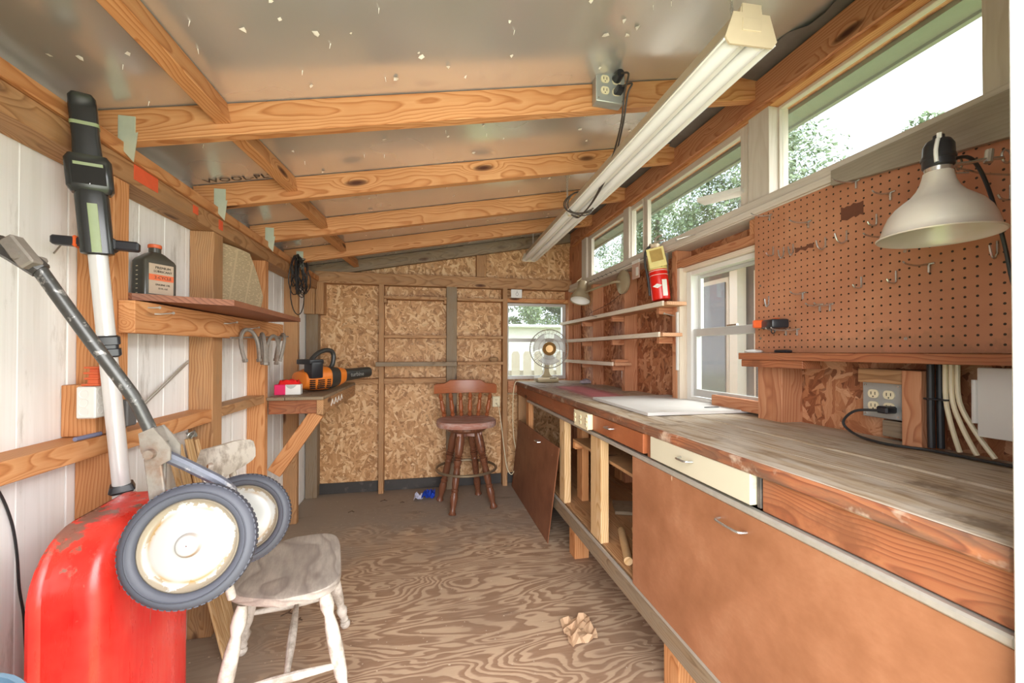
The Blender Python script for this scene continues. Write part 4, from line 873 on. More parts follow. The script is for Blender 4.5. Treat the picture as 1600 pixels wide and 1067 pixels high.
def cords(b):
    for k in range(2):
        dx = .012*k
        pts = [(.635, 1.275, 2.088-.045*k), (.650+dx, 1.245, 2.07-.03*k), (.640+dx, 1.255, 2.01), (.652+dx*.6, 1.30, 1.942), (.672+dx*.8, 1.40, 1.885), (.682+dx*.7, 1.5, 1.838), (.698, 1.66, 1.80-.3*dx), (.70, 1.80, 1.785), (.71, 1.87+dx, 1.80), (.68, 1.88, 1.812)]
        tube(b, pts, .0033, 7, smooth=6)
    for k in range(3):
        r1 = .066+.004*k; pts = []
        for i in range(13):
            an = 2*PI*i/12; pts.append(Mf @ V((r1*math.cos(an), .018+(.048+.004*k)*math.sin(an), (L_*.47-.02+.014*k+.02*math.sin(an*2+k))*zs)))
        tube(b, pts[:-1], .003, 6, closed=True, smooth=3)
bmobj('cord', 'brown_cord', t, cords)
# ------------------------------------------------------------ left wall: shelf, corner shelf and what stands on them
t = thing('left_shelf', 'dark brown board shelf on a thick timber ledger on the left wall', 'shelf', (-.83, 1.9, 1.2))
bmobj('board', 'shelf_brown', t, lambda b: prism(b, [(-.935, 1.47), (-.63, 1.55), (-.63, 2.22), (-.80, 2.60), (-.849, 2.60), (-.849, 1.948), (-.935, 1.948)] if 0 else [(-.849, 1.40), (-.63, 1.52), (-.64, 2.28), (-.849, 2.32)], 1.30, 1.32))
o = bmobj('board', 'shelf_brown', t, lambda b: prism(b, [(-.936, 1.391), (-.849, 1.391), (-.849, 1.866), (-.936, 1.866)], 1.30, 1.32))
board('ledger', 'pine', t, (-.8285, 1.345, 1.247), (-.8285, 2.56, 1.255), .092, .041, (0, 0, 1))
for k, (y_, z_, l_) in enumerate(((1.40, 1.278, .012), (1.43, 1.262, .05), (1.86, 1.262, .06), (2.10, 1.255, .05))):
    tt = thing('bent_nail', ('stubby nail head at the near end of the shelf ledger', 'bent nail just right of the ledger end', 'bent nail in the middle of the shelf ledger', 'nail carrying the horseshoes')[k], 'nail', (-.808, y_, z_), 'loose nails in the studs')
    bmobj('shank', 'silver_rail', tt, lambda b: tube(b, [(-.808, y_, z_), (-.795, y_+l_*.1, z_), (-.785, y_+l_, z_+l_*.15)], .0022, 6)); bmobj('head', 'silver_rail', tt, lambda b: lathe(b, [(.001, 0), (.0045, 0), (.0045, .0015), (.001, .002)], 8, zto((-.785, y_+l_, z_+l_*.15), (-.785+.001, y_+l_+.01, z_+l_*.15))))
# oil bottle
bo = thing('oil_bottle', 'black oil bottle with orange cap on the left shelf', 'bottle', (-.86, 1.49, 1.338)); MA['bottle'] = plain('grey_black_bottle', '#45423a', .3, var=.08); MA['lblo'] = plain('orange_label', '#d9683c', .5, var=.05); MA['lblc'] = plain('tan_label', '#b8a28c', .5, var=.06)
Bm = Matrix.Translation((-.868, 1.535, 1.320)) @ Matrix.Rotation(math.radians(62), 4, 'Z')
def rr_ring(b, w, d, r, z, n=6):
    vs = []
    for cx_, cy_, a0 in ((w-r, d-r, 0), (-w+r, d-r, PI/2), (-w+r, -d+r, PI), (w-r, -d+r, 3*PI/2)):
        for i in range(n): an = a0+PI/2*i/(n-1); vs.append(b.verts.new((cx_+r*math.cos(an), cy_+r*math.sin(an), z)))
    return vs
def loft(b, rings, M=None, cap=True):
    for a_, c_ in zip(rings, rings[1:]):
        for i in range(len(a_)): b.faces.new((a_[i], a_[(i+1) % len(a_)], c_[(i+1) % len(a_)], c_[i]))
    if cap: b.faces.new(rings[0][::-1]); b.faces.new(rings[-1])
    if M is not None: bmesh.ops.transform(b, matrix=M, verts=[v for r in rings for v in r])
bmobj('body', 'bottle', bo, lambda b: loft(b, [rr_ring(b, w, d, r, z) for w, d, r, z in ((.046, .026, .01, 0), (.050, .030, .012, .004), (.050, .030, .012, .115), (.046, .028, .014, .124), (.024, .02, .014, .143), (.016, .016, .0155, .148), (.016, .016, .0155, .165))], Bm))
bmobj('cap', 'lblo', bo, lambda b: lathe(b, [(.0165, .162), (.018, .163), (.018, .172), (.016, .174), (.001, .174)], 20, Bm)); bmobj('label', 'lblc', bo, lambda b: addbox(b, -.036, .036, -.0312, -.0298, .012, .108, .0, Bm)); bmobj('label_band', 'lblo', bo, lambda b: addbox(b, -.036, .036, -.0318, -.0311, .055, .074, 0, Bm))
bmobj('label_side', 'lblc', bo, lambda b: addbox(b, .0496, .0508, -.018, .018, .015, .105, 0, Bm)); bmobj('graduations', 'ivory', bo, lambda b: [addbox(b, -.0506, -.0498, -.004, .004, .012+k*.014, .014+k*.014, 0, Bm) for k in range(7)])
tx = Bm.to_3x3() @ V((1, 0, 0))
for z_, s_, q_ in ((.096, 'PREMIUM', .011), (.084, 'LUBRICANT', .010), (.0645, '2-CYCLE', .013), (.042, 'ENGINE OIL', .008), (.03, '32 FL OZ', .007)): text('label_lettering', s_, q_, Bm @ V((.004, -.0322, z_)), tx, (0, 0, 1), 'ink', bo)
# printed paper stuck between the studs
t = thing('printed_paper', 'large curled newsprint sheet with columns of text between the studs', 'paper', (-.9, 2.1, 1.36))
a = MT('newsprint', .7); sp = a.n('SeparateXYZ', a.obj); z_ = a.M('FRACT', a.M('MULTIPLY', sp.outputs[2], 150.)); y_ = a.M('FRACT', a.M('MULTIPLY', a.M('ADD', sp.outputs[1], 5.), 9.))
ln = a.M('MULTIPLY', a.M('LESS_THAN', z_, .5), a.M('MULTIPLY', a.M('GREATER_THAN', y_, .1), a.M('GREATER_THAN', a.noise(a.map(a.obj, (1, 60, 150)), 1, 1), .42)))
a.set('Base Color', a.mix(a.M('MULTIPLY', ln, .55), C('#cdb893'), C('#7b6a50'))); MA['news'] = a.m
def paper(b):
    n, m_ = 10, 10; G = []
    for i in range(n+1):
        u = i/n; row = []
        for j in range(m_+1):
            v = j/m_; y = 1.955+.405*u; zt = 1.635-.02*u if u < .6 else 1.623-.19*(u-.6)/.4; z = 1.365+(zt-1.365)*v
            row.append(b.verts.new((-.93+.075*u+.04*math.sin(u*PI*.9)*v, y, z)))
        G.append(row)
    for i in range(n):
        for j in range(m_): b.faces.new((G[i][j], G[i+1][j], G[i+1][j+1], G[i][j+1]))
bmobj('sheet', 'news', t, paper, 60)
# horseshoes
def shoe():
    t = thing('horseshoe', 'a', 'horseshoe', (0, 0, 0), 'rusty horseshoes on a nail')
    def f(b):
        pts = [(0, .047*math.cos(an)*(1 if abs(an-PI/2) > 2 else 1), .062*math.sin(an)) for an in [PI*(k/14)*1.0 for k in range(15)]]
        pts = [(0, .040, -.075), (0, .046, -.045), (0, .048, -.01)]+pts[1:-1]+[(0, -.048, -.01), (0, -.046, -.045), (0, -.040, -.075)]
        tube(b, pts, .0085, 7)
    bmobj('bar', 'rust', t, f); [bmobj('heel_calk', 'rust', t, lambda b: addbox(b, -.009, .009, s_*.04-.008, s_*.04+.008, -.085, -.07, .002)) for s_ in (-1, 1)]; return t
s0 = shoe(); CH[s0.name] = list(s0.children)
for k, (y_, z_, x_, rz, lb) in enumerate(((2.02, 1.185, -.775, -.35, 'nearest'), (2.13, 1.17, -.76, .5, 'second nearest'), (2.27, 1.165, -.765, -.2, 'third nearest'), (2.40, 1.18, -.77, .6, 'farthest'))):
    t = s0 if k == 0 else cpy(s0); t.location = (x_, y_, z_); t.rotation_euler = (0, .12*(k-1.5), rz); t['label'] = 'rusty horseshoe hanging under the left shelf, %s of four' % lb
t = thing('horseshoe_rod', 'thin rusty rod carrying the horseshoes under the left shelf', 'rod', (-.79, 2.1, 1.24)); bmobj('rod', 'rust', t, lambda b: rod(b, (-.80, 1.90, 1.205), (-.765, 2.5, 1.232), .0035, seg=8))
# coil of black cable
t = thing('cable_coil', 'coil of thin black cable hanging from the top plate', 'cable', (-.82, 3.0, 1.6)); q = random.Random(4)
def coil(b):
    for k in range(13):
        w = q.uniform(.05, .10); h = q.uniform(.10, .128); cy_ = 2.92+q.uniform(-.10, .07); sl = q.uniform(-.25, .35); zt = 1.765-.01*q.random()
        tube(b, [(-.825+.02*math.sin(an+k)+.01*q.random(), cy_+w*math.sin(an)+sl*(.12-.12*math.cos(an))*.5-.02, zt-h+h*math.cos(an)) for an in [2*PI*i/18 for i in range(18)]], .0032, 6, closed=True)
    tube(b, [(-.82, 2.86+.14*math.sin(an), 1.635-.125+.125*math.cos(an)+.0) for an in [2*PI*i/20 for i in range(20)]], .0032, 6, closed=True)
bmobj('loops', 'black_rubber', t, coil); bmobj('hook', 'rust', t, lambda b: tube(b, [(-.838, 2.90, 1.76), (-.80, 2.95, 1.765), (-.80, 3.08, 1.765)], .003, 6))
# corner shelf with brace
cs = thing('corner_shelf', 'triangular looking corner shelf on a diagonal brace, back left', 'shelf', (-.75, 2.95, .8))
for i, (xa, xb) in enumerate(((-.935, -.76), (-.758, -.562))):
    bb('shelf_plank', 'weathered', cs, max(xa, -.848), xb, 2.425, 3.452, .882, .900, bev=.003)
bb('front_apron', 'apron', cs, -.848, -.60, 2.455, 2.48, .805, .88); bb('side_apron', 'pine_dark', cs, -.60, -.565, 2.44, 3.452, .80, .881)
board('brace', 'pine', cs, (-.61, 2.50, .80), (-.83, 2.50, .475), .075, .035, (.8, 0, .6)); bmobj('painted_scribble', 'white_enamel', cs, lambda b: [tube(b, [(-.5645, 2.62+k*.09, .825), (-.5645, 2.66+k*.09, .86), (-.5645, 2.68+k*.09, .83)], .003, 5) for k in range(4)])
# leaf blower
lb = thing('leaf_blower', 'orange and black cordless leaf blower on the corner shelf', 'blower', (-.68, 2.78, .90))
MA['blow_o'] = plain('blower_orange', '#dd7a2a', .4, var=.05); MA['blow_k'] = plain('blower_black', '#33322f', .4, var=.1)
Lb = Matrix.Translation((-.675, 2.80, .9)) @ Matrix.Rotation(math.radians(52), 4, 'Z')   # +X: tube direction
Lb = Matrix.Translation((-.675, 2.79, .9015)) @ Matrix.Rotation(math.radians(50), 4, 'Z') @ Matrix.Diagonal((1.15, 1.2, 1.12, 1))
def bsec(pts, x):  # section ring in YZ at x
    return pts
def blob(b, secs, seg=20):
    rings = []
    for x, w, h, zc_ in secs: rings.append([b.verts.new((x, w*math.copysign(abs(math.cos(a_))**.75, math.cos(a_)), zc_+h*math.copysign(abs(math.sin(a_))**.75, math.sin(a_)))) for a_ in [2*PI*i/seg for i in range(seg)]])
    loft(b, rings, Lb)
bmobj('intake_housing', 'blow_o', lb, lambda b: blob(b, ((-.125, .03, .025, .06), (-.115, .06, .045, .065), (-.06, .075, .062, .068), (.0, .078, .066, .069), (.03, .075, .066, .07))))
bmobj('motor_housing', 'blow_k', lb, lambda b: blob(b, ((.03, .074, .066, .07), (.06, .070, .064, .071), (.10, .058, .056, .073)))); bmobj('orange_collar', 'blow_o', lb, lambda b: blob(b, ((.10, .06, .058, .073), (.135, .052, .05, .076), (.15, .045, .043, .078))))
bmobj('nozzle', 'blow_k', lb, lambda b: blob(b, ((.15, .042, .040, .078), (.22, .037, .036, .082), (.31, .033, .033, .088), (.34, .033, .033, .089), (.35, .03, .03, .089))))
bmobj('nozzle_lettering', 'grey_box', lb, lambda b: None) if 0 else text('nozzle_lettering', 'turbine', .04, Lb @ V((.23, -.0395, .082)), Lb.to_3x3() @ V((1, .05, .02)), (0, 0, 1), 'grey_box', lb)
bmobj('handle', 'blow_k', lb, lambda b: tube(b, [Lb @ V(q_) for q_ in ((-.06, 0, .155), (-.02, 0, .20), (.03, 0, .225), (.075, 0, .225), (.095, 0, .20), (.09, 0, .15), (.075, 0, .125))], .0145, 10, smooth=4))
bmobj('battery', 'black_plastic', lb, lambda b: (addbox(b, -.105, -.035, -.085, -.02, .075, .165, .008, Lb, 2), addbox(b, -.112, -.028, -.08, .03, .15, .178, .006, Lb, 2)))
def grille(b):
    for i in range(9):
        for j in range(5):
            xx = -.095+i*.0135; zz = .022+j*.0105; hw = .0052
            if i in (2, 6) : continue
            w_ = .0765 if abs(xx+.03) < .04 else .073
            addbox(b, xx-hw, xx+hw, -w_-.004, -w_+.01, zz-.0032, zz+.0032, 0, Lb)
bmobj('grille_slots', 'dark', lb, grille)
# pink box and red cloth
t = thing('pink_white_box', 'small pink and white carton on the corner shelf left of the blower', 'box', (-.8, 2.66, .90)); MA['pink'] = plain('magenta_print', '#e3165f', .5, var=.03)
Pm = Matrix.Translation((-.80, 2.57, .901)) @ Matrix.Rotation(.10, 4, 'Z')
bmobj('carton', 'white_enamel', t, lambda b: addbox(b, -.048, .085, -.03, .03, 0, .058, .002, Pm)); bmobj('pink_end', 'pink', t, lambda b: addbox(b, -.0495, .008, -.031, .031, .0005, .0588, .002, Pm)); bmobj('grey_print', 'grey_box', t, lambda b: prism(b, [(.008, .055), (.02, .04), (.035, .034), (.05, .04), (.065, .055)], 0, .0008, Pm @ Matrix.Translation((0, -.0305, 0)) @ MX((1, 0, 0), (0, 0, 1), (0, -1, 0))))
t = thing('red_cloth', 'crumpled bright red cloth on top of the pink carton', 'cloth', (-.77, 2.66, .96)); q2 = random.Random(6); MA['redc'] = plain('red_cloth', '#e0150e', .8, var=.15)
def cloth(b):
    n = 14; G = []
    for i in range(n+1):
        G.append([b.verts.new(Pm @ V((-.03+.11*i/n, -.028+.056*j/6, .0595+(.0 if i in (0, n) or j in (0, 6) else .008+.022*q2.random())))) for j in range(7)])
    for i in range(n):
        for j in range(6): b.faces.new((G[i][j], G[i+1][j], G[i+1][j+1], G[i][j+1]))
    lo = [G[i][0] for i in range(n+1)]+[G[n][j] for j in range(1, 7)]+[G[i][6] for i in range(n-1, -1, -1)]+[G[0][j] for j in range(5, 0, -1)]
    b.faces.new(lo)
bmobj('cloth', 'redc', t, cloth, 60)
# left outlet box, its spool and charger
t, M = outlet_box('left_wall_outlet', 'white grey outlet box with round knockouts on the left wall block', (-.86, 1.215, 1.025), (0, 1, 0), (0, 0, 1), .115, .095, .035, 'white_paint', 2, 1) if 0 else (thing('left_wall_outlet', 'white grey outlet box with round knockouts on the left wall block', 'outlet', (-.86, 1.2, .985)), None)
bmobj('box', 'white_paint', t, lambda b: addbox(b, -.8595, -.818, 1.222, 1.29, .98, 1.06, .003)); bmobj('cover_ridge', 'white_enamel', t, lambda b: addbox(b, -.818, -.808, 1.265, 1.283, .992, 1.052, .004, None, 2)); [bmobj('knockout', 'white_enamel', t, lambda b: lathe(b, [(.009, 0), (.0105, .0008), (.0105, 0)], 18, Matrix.Translation((-.842, 1.2218, z_)) @ Matrix.Rotation(PI/2, 4, 'X'), cap=False)) for z_ in (.998, 1.02, 1.042)]; bmobj('holes', 'dark', t, lambda b: [rod(b, (-.8185, 1.256, z_), (-.817, 1.256, z_), .0022, seg=8) for z_ in (1.012, 1.034)])
bmobj('faceplate', 'grey_box', t, lambda b: addbox(b, -.8595, -.825, 1.291, 1.33, .985, 1.06, .003))
for z_ in (1.043, 1.006): bmobj('socket', 'ivory', t, lambda b: lathe(b, [(.001, 0), (.015, 0), (.016, .002), (.001, .0035)], 16, Matrix.Translation((-.825, 1.311, z_)) @ Matrix.Rotation(PI/2, 4, 'Y')))
for z_ in (1.0, 1.023, 1.046): bmobj('knockout', 'white_enamel', t, lambda b: lathe(b, [(.008, 0), (.0095, .0008), (.0095, 0)], 18, Matrix.Translation((-.8178, 1.238, z_)) @ Matrix.Rotation(PI/2, 4, 'Y'), cap=False))
t = thing('charger_adapter', 'dark grey power adapter plugged into the left wall outlet', 'adapter', (-.81, 1.31, .95)); bmobj('body', plain('dark_grey_adapter', '#5c5b5a', .5), t, lambda b: addbox(b, -.8205, -.795, 1.298, 1.336, .945, 1.017, .003)); bmobj('cord', 'black_rubber', t, lambda b: tube(b, [(-.81, 1.315, .945), (-.815, 1.312, .90), (-.825, 1.31, .80), (-.825, 1.31, .70), (-.825, 1.32, .5), (-.825, 1.31, .03)], .0025, 6, smooth=5))
t = thing('orange_insulator', 'orange ribbed plastic insulator standing on the left outlet box', 'insulator', (-.838, 1.2, 1.0665)); MA['terra'] = plain('orange_terracotta_plastic', '#d4643a', .5, var=.1, dirt='#a2593f')
bmobj('ribs', 'terra', t, lambda b: [addbox(b, -w_, w_, -w_*1.1, w_*1.1, z_, z_+.005, .0015, Matrix.Translation((-.838, 1.255, 1.061))) for z_, w_ in ((0, .0195), (.016, .016), (.03, .017), (.044, .0165))]); bmobj('core', 'terra', t, lambda b: loft(b, [rr_ring(b, w_, w_, .003, z_, 3) for w_, z_ in ((.013, 0), (.009, .048))], Matrix.Translation((-.838, 1.255, 1.061))))
t = thing('grey_marker', 'slim blue and grey pen lying on the left wall rail', 'pen', (-.86, 1.25, .923)); bmobj('body', plain('blue_grey_pen', '#7c7f9a', .4), t, lambda b: rod(b, (-.862, 1.225, .929), (-.858, 1.30, .929), .0055, seg=10))
# rods leaning on the siding
for k in range(2):
    t = thing('metal_rod', ('thin metal rod leaning on the left wall, the upper of two', 'thin metal rod leaning on the left wall, the lower of two')[k], 'rod', (-.93, 1.5, .92), 'thin rods on the left wall')
    bmobj('rod', 'silver_rail', t, lambda b: tube(b, [(-.856 if 0 else -.925, 1.40, .932-.012*k), (-.932, 1.62, .945-.012*k+.03), (-.933, 1.862, 1.112-.012*k)] if 0 else [(-.90, 1.42+.02*k, .918), (-.932, 1.855, 1.112-.01*k)], .0026, 6))
t = thing('bent_nail', 'rusty nail in the siding left of the near stud', 'nail', (-.937, 1.2, 1.42), 'loose nails in the studs'); bmobj('shank', 'rust', t, lambda b: rod(b, (-.937, 1.262, 1.40), (-.90, 1.235, 1.42), .002, seg=6)); bmobj('head', 'rust', t, lambda b: lathe(b, [(.001, 0), (.006, 0), (.006, .0015), (.001, .002)], 8, zto((-.90, 1.235, 1.42), (-.89, 1.228, 1.425))))
# thin dark cable down the siding
t = thing('siding_cable', 'thin dark cable running down the white siding at the left edge', 'cable', (-.93, 1.0, .1)); bmobj('cable', 'black_rubber', t, lambda b: tube(b, [(-.931, 1.10, .87), (-.931, 1.125, .834), (-.931, 1.145, .784), (-.931, 1.158, .735), (-.931, 1.167, .672), (-.931, 1.173, .595), (-.931, 1.184, .528), (-.931, 1.188, .465), (-.931, 1.192, .40), (-.931, 1.2, .2), (-.931, 1.2, .03)], .0026, 6, smooth=5))

# ------------------------------------------------------------ garden cart standing on end
ct = thing('garden_cart', 'red metal garden cart standing on end with white hubbed wheels', 'cart', (-.62, 1.05, 0))
a = MT('scratched_red_enamel', .32, 0, .5); n1 = a.noise(a.obj, 6, 5, .65); n2 = a.noise(a.map(a.obj, (8, 8, 1.2)), 4, 5, .6)
c = a.mix(a.ramp(n1, (.35, 0.), (.7, .5)), C('#cf1d19'), C('#e0503f')); c = a.mix(a.ramp(n2, (.66, 0.), (.74, .8)), c, C('#8f6a5c')); n3 = a.noise(a.VM('ADD', a.obj, (3, 3, 3)), 9, 6, .7); c = a.mix(a.ramp(a.M('ADD', n3, a.n('MapRange', a.n('SeparateXYZ', a.obj).outputs[2], .62, .8, 0., .14).outputs[0]), (.66, 0.), (.70, .85)), c, C('#6d5a4c')); a.set('Base Color', c); a.set('Roughness', a.ramp(n2, (.4, .25), (.7, .55))); MA['cart_red'] = a.m
wv = V((-.11, .99, 0)).normalized(); av = V((-.995, -.06, 0)).normalized()
def tub(b):
    O_ = V((-.586, .90, 0)); Wd, H0, H1, Dp = .375, .015, .805, .10
    def ring(ins, dep, r, top):
        pts = []; w0, w1, z0, z1 = ins, Wd-ins, H0+ins*.6, H1-ins*top
        for cx_, cz_, a0 in ((w1-r, z1-r, 0), (w0+r, z1-r, PI/2), (w0+r, z0+r, PI), (w1-r, z0+r, 3*PI/2)):
            for i in range(9):
                an = a0+PI/2*i/8; w_ = cx_+r*math.cos(an); z_ = cz_+r*math.sin(an); pts.append(b.verts.new(O_+wv*w_+av*dep+V((0, 0, z_))))
        return pts
    R = [ring(.10, .0, .05, 1), ring(.035, .0, .09, 1.3), ring(.018, .004, .10, 1.1), ring(.006, .014, .105, 1), ring(.0, .03, .11, .8), ring(-.004, Dp-.01, .115, 0), ring(-.010, Dp-.004, .12, 0), ring(-.016, Dp, .12, 0), ring(-.014, Dp+.006, .12, 0), ring(-.004, Dp+.004, .11, 0), ring(.004, .035, .105, .8), ring(.02, .008, .095, 1.1), ring(.1, .004, .05, 1)]
    loft(b, R)
bmobj('tub', 'cart_red', ct, tub, 40)
MA['tyre'] = plain('grey_rubber_tyre', '#45464f', .6, var=.12, scale=20); 
a = MT('white_enamel_wheel_disc', .25, 0, .5); n1 = a.noise(a.obj, 14, 6, .7); sp = a.n('SeparateXYZ', a.obj); rd = a.M('SQRT', a.M('ADD', a.M('MULTIPLY', sp.outputs[0], sp.outputs[0]), a.M('MULTIPLY', sp.outputs[1], sp.outputs[1])))
k_ = a.M('ADD', a.M('MULTIPLY', rd, 9.), a.M('MULTIPLY', n1, .7)); c = a.mix(a.ramp(k_, (.99, 0.), (1.08, .75)), C('#a3a19e'), C('#7d6c52')); n9 = a.noise(a.obj, 9, 3, .6); b1 = a.ramp(a.M('ABSOLUTE', a.M('SUBTRACT', rd, a.M('ADD', .061, a.M('MULTIPLY', n9, .008)))), (.0, 1.), (.0055, 0.)); c = a.mix(a.M('MULTIPLY', b1, a.ramp(n9, (.42, 0.), (.6, .9))), c, C('#94713c')); b2 = a.ramp(a.M('ABSOLUTE', a.M('SUBTRACT', rd, .0195)), (.0, 1.), (.0035, 0.)); c = a.mix(a.M('MULTIPLY', b2, a.ramp(n9, (.4, .1), (.55, .95))), c, C('#7a5530')); a.set('Base Color', c); MA['hubw'] = a.m
P1, P2 = V((-.440, .89, .783)), V((-.468, 1.19, .715)); ax = (P2-P1).normalized()
for P in (P1, P2):
    Q = (-ax).to_track_quat('Z', 'Y').to_matrix().to_4x4(); Q.translation = P
    o = bmobj('tyre', 'tyre', ct, lambda b: (lathe(b, [(.083, -.011), (.088, -.016), (.100, -.017), (.109, -.011), (.111, 0), (.109, .011), (.100, .017), (.088, .016), (.083, .011), (.083, -.011)], 56, Q, cap=False), lathe(b, [(.094, .0165), (.0955, .0185), (.0975, .0165)], 56, Q, cap=False)), 50)
    hb = NB(); lathe(hb, [(.0845, -.008), (.0845, .006), (.080, .010), (.077, .004), (.070, .001), (.06, .004), (.035, .009), (.022, .010), (.019, .017), (.016, .019), (.006, .020), (.001, .020)], 48, None, cap=False); h_ = fin('wheel_disc', hb, 'hubw', None, 50); h_.location = P; h_.rotation_euler = Q.to_euler(); setpar(h_, ct)
    bmobj('tread_lugs', 'tyre', ct, lambda b: [addbox(b, .107, .1112, -.0035, .0035, -.009, .009, 0, Q @ Matrix.Rotation(2*PI*k/64, 4, 'Z')) for k in range(64)])
bmobj('axle', 'rust', ct, lambda b: rod(b, P1, P2, .006, seg=10))
MA['scr_black'] = plain('scratched_black_tube', '#4a4947', .35, .35, var=.35, scale=90, dirt='#a09c98', dirtscale=40, dirtlo=.55, dirthi=.62); MA['blue_steel'] = plain('blue_grey_strut', '#62646e', .4, .4, var=.3, scale=50, dirt='#b8b3ae', dirtscale=30)
HB = V((-.516, .93, .965))
bmobj('handle_tube', 'scr_black', ct, lambda b: tube(b, [(-.668, .865, 1.30), (-.61, .885, 1.185), (-.562, .905, 1.09), (-.548, .912, 1.06), (-.535, .92, 1.02), (-.520, .928, .972)], [.0112]*40, 12, smooth=6))
bmobj('upper_grip', 'scr_black', ct, lambda b: tube(b, [(-.735, .842, 1.338), (-.71, .85, 1.33), (-.69, .857, 1.318), (-.662, .867, 1.290)], [.012, .016, .018, .015], 8))
bmobj('upper_bracket', 'rust', ct, lambda b: (addbox(b, -.006, .05, -.012, .012, -.012, .012, .003, Matrix.Translation((-.69, .85, 1.335)) @ Matrix.Rotation(.95, 4, 'Y')), rod(b, (-.675, .835, 1.31), (-.672, .885, 1.31), .007, seg=8)))
CV = Matrix.Translation(HB) @ Matrix.Rotation(-.35, 4, 'Y') @ MX((1, 0, 0), (0, 0, 1), (0, -1, 0))
bmobj('clevis', 'rust', ct, lambda b: (prism(b, [(-.014, .034), (.012, .036), (.020, .012), (.026, -.012), (.018, -.034), (-.004, -.038), (-.02, -.024), (-.022, .0)], .014, .018, CV), prism(b, [(-.014, .034), (.012, .036), (.020, .012), (.026, -.012), (.018, -.034), (-.004, -.038), (-.02, -.024), (-.022, .0)], -.018, -.014, CV), addbox(b, -.012, .012, .0, .036, -.015, .015, .003, CV), rod(b, HB+V((-.002, -.03, -.012)), HB+V((-.002, .03, -.012)), .009, seg=12)))
bmobj('strut', 'blue_steel', ct, lambda b: tube(b, [HB+V((.01, 0, -.02)), (-.455, .94, .91), (-.40, .955, .86), (-.41, .96, .80)], .0115, 10, smooth=4)); bmobj('strut', 'rust', ct, lambda b: (addbox(b, -.014, .014, -.004, .004, -.12, .0, .002, Matrix.Translation(HB+V((-.004, -.012, -.02))) @ Matrix.Rotation(-.12, 4, 'Y')), addbox(b, -.012, .012, -.004, .004, -.14, .0, .002, Matrix.Translation(HB+V((-.006, .014, -.02))) @ Matrix.Rotation(.03, 4, 'Y'))))
bmobj('undercarriage', 'rust', ct, lambda b: (tube(b, [(-.585, .98, .70), (-.50, .97, .775), (-.42, .93, .79)], .008, 8), tube(b, [(-.605, 1.15, .66), (-.53, 1.12, .74), (-.455, 1.10, .742)], .008, 8)))
# ------------------------------------------------------------ pole trimmer behind the cart
tr = thing('string_trimmer', 'tall silver and black string trimmer leaning upright on the left wall', 'trimmer', (-.765, 1.25, 0))
T0, T1 = V((-.777, 1.25, .80)), V((-.806, 1.155, 1.755)); tp = lambda s: T0.lerp(T1, s)
zt_ = lambda z: (z-.80)/(1.755-.80)
MA['gun'] = plain('gloss_black_grip', '#2c2d2c', .25, var=.1); MA['lime'] = plain('pale_green_stripe', '#8f9c74', .5); MA['silver'] = plain('silver_white_shaft', '#dcdad8', .3, .25, var=.03)
bmobj('shaft', 'silver', tr, lambda b: tube(b, [(-.785, 1.262, .05), (-.78, 1.255, .5), T0, tp(zt_(1.40))], .0185, 16)); Td = (T1-T0).normalized()
Tm = lambda z: (lambda M_: M_)(zto(tp(zt_(z)), tp(zt_(z))+Td))
def flat(b, z, secs, M0=None):
    X_ = V((.86, .5, 0)); X_ = (X_-Td*X_.dot(Td)).normalized(); M_ = Matrix.Translation(tp(zt_(z))) @ MX(X_, Td.cross(X_), Td)
    loft(b, [rr_ring(b, w_, d_, r_, s_, 4) for w_, d_, r_, s_ in secs], M_)
bmobj('lower_grip', 'gun', tr, lambda b: flat(b, 1.385, ((.021, .02, .008, 0), (.030, .024, .012, .004), (.030, .024, .012, .14), (.024, .022, .01, .155)))); bmobj('green_stripe', 'lime', tr, lambda b: flat(b, 1.39, ((.009, .0252, .001, 0), (.009, .0252, .001, .115))))
bmobj('battery_socket', 'gun', tr, lambda b: (flat(b, 1.53, ((.034, .018, .008, 0), (.041, .026, .01, .012), (.041, .026, .01, .075), (.034, .02, .008, .088))))); bmobj('socket_recess', 'dark', tr, lambda b: flat(b, 1.548, ((.031, .0265, .004, 0), (.031, .0265, .004, .05)))); bmobj('terminals', 'steel', tr, lambda b: [flat(b, 1.548, ((.001, .0268, .0005, 0), (.001, .0268, .0005, 0.002)))])
bmobj('socket_label', 'lime', tr, lambda b: flat(b, 1.59, ((.026, .0272, .002, 0), (.026, .0272, .002, .007))))
bmobj('rear_handle', 'gun', tr, lambda b: flat(b, 1.615, ((.026, .02, .008, 0), (.024, .019, .008, .04), (.025, .019, .008, .11), (.024, .018, .008, .135), (.018, .012, .006, .145)))); bmobj('green_band', 'lime', tr, lambda b: flat(b, 1.685, ((.0255, .0198, .008, 0), (.0255, .0198, .008, .008))))
hM = Matrix.Translation(tp(zt_(1.415))+V((.0, .01, 0)))
bmobj('front_handle', 'black_plastic', tr, lambda b: (addbox(b, -.085, -.02, -.012, .012, -.011, .011, .004, hM @ Matrix.Rotation(.3, 4, 'Z')), addbox(b, .02, .075, -.012, .012, -.012, .012, .004, hM @ Matrix.Rotation(.3, 4, 'Z')), addbox(b, -.03, .032, -.02, .02, -.017, .017, .006, hM @ Matrix.Rotation(.3, 4, 'Z')))); bmobj('orange_ring', 'orange', tr, lambda b: addbox(b, -.046, -.038, -.014, .014, -.014, .014, .003, hM @ Matrix.Rotation(.3, 4, 'Z')))
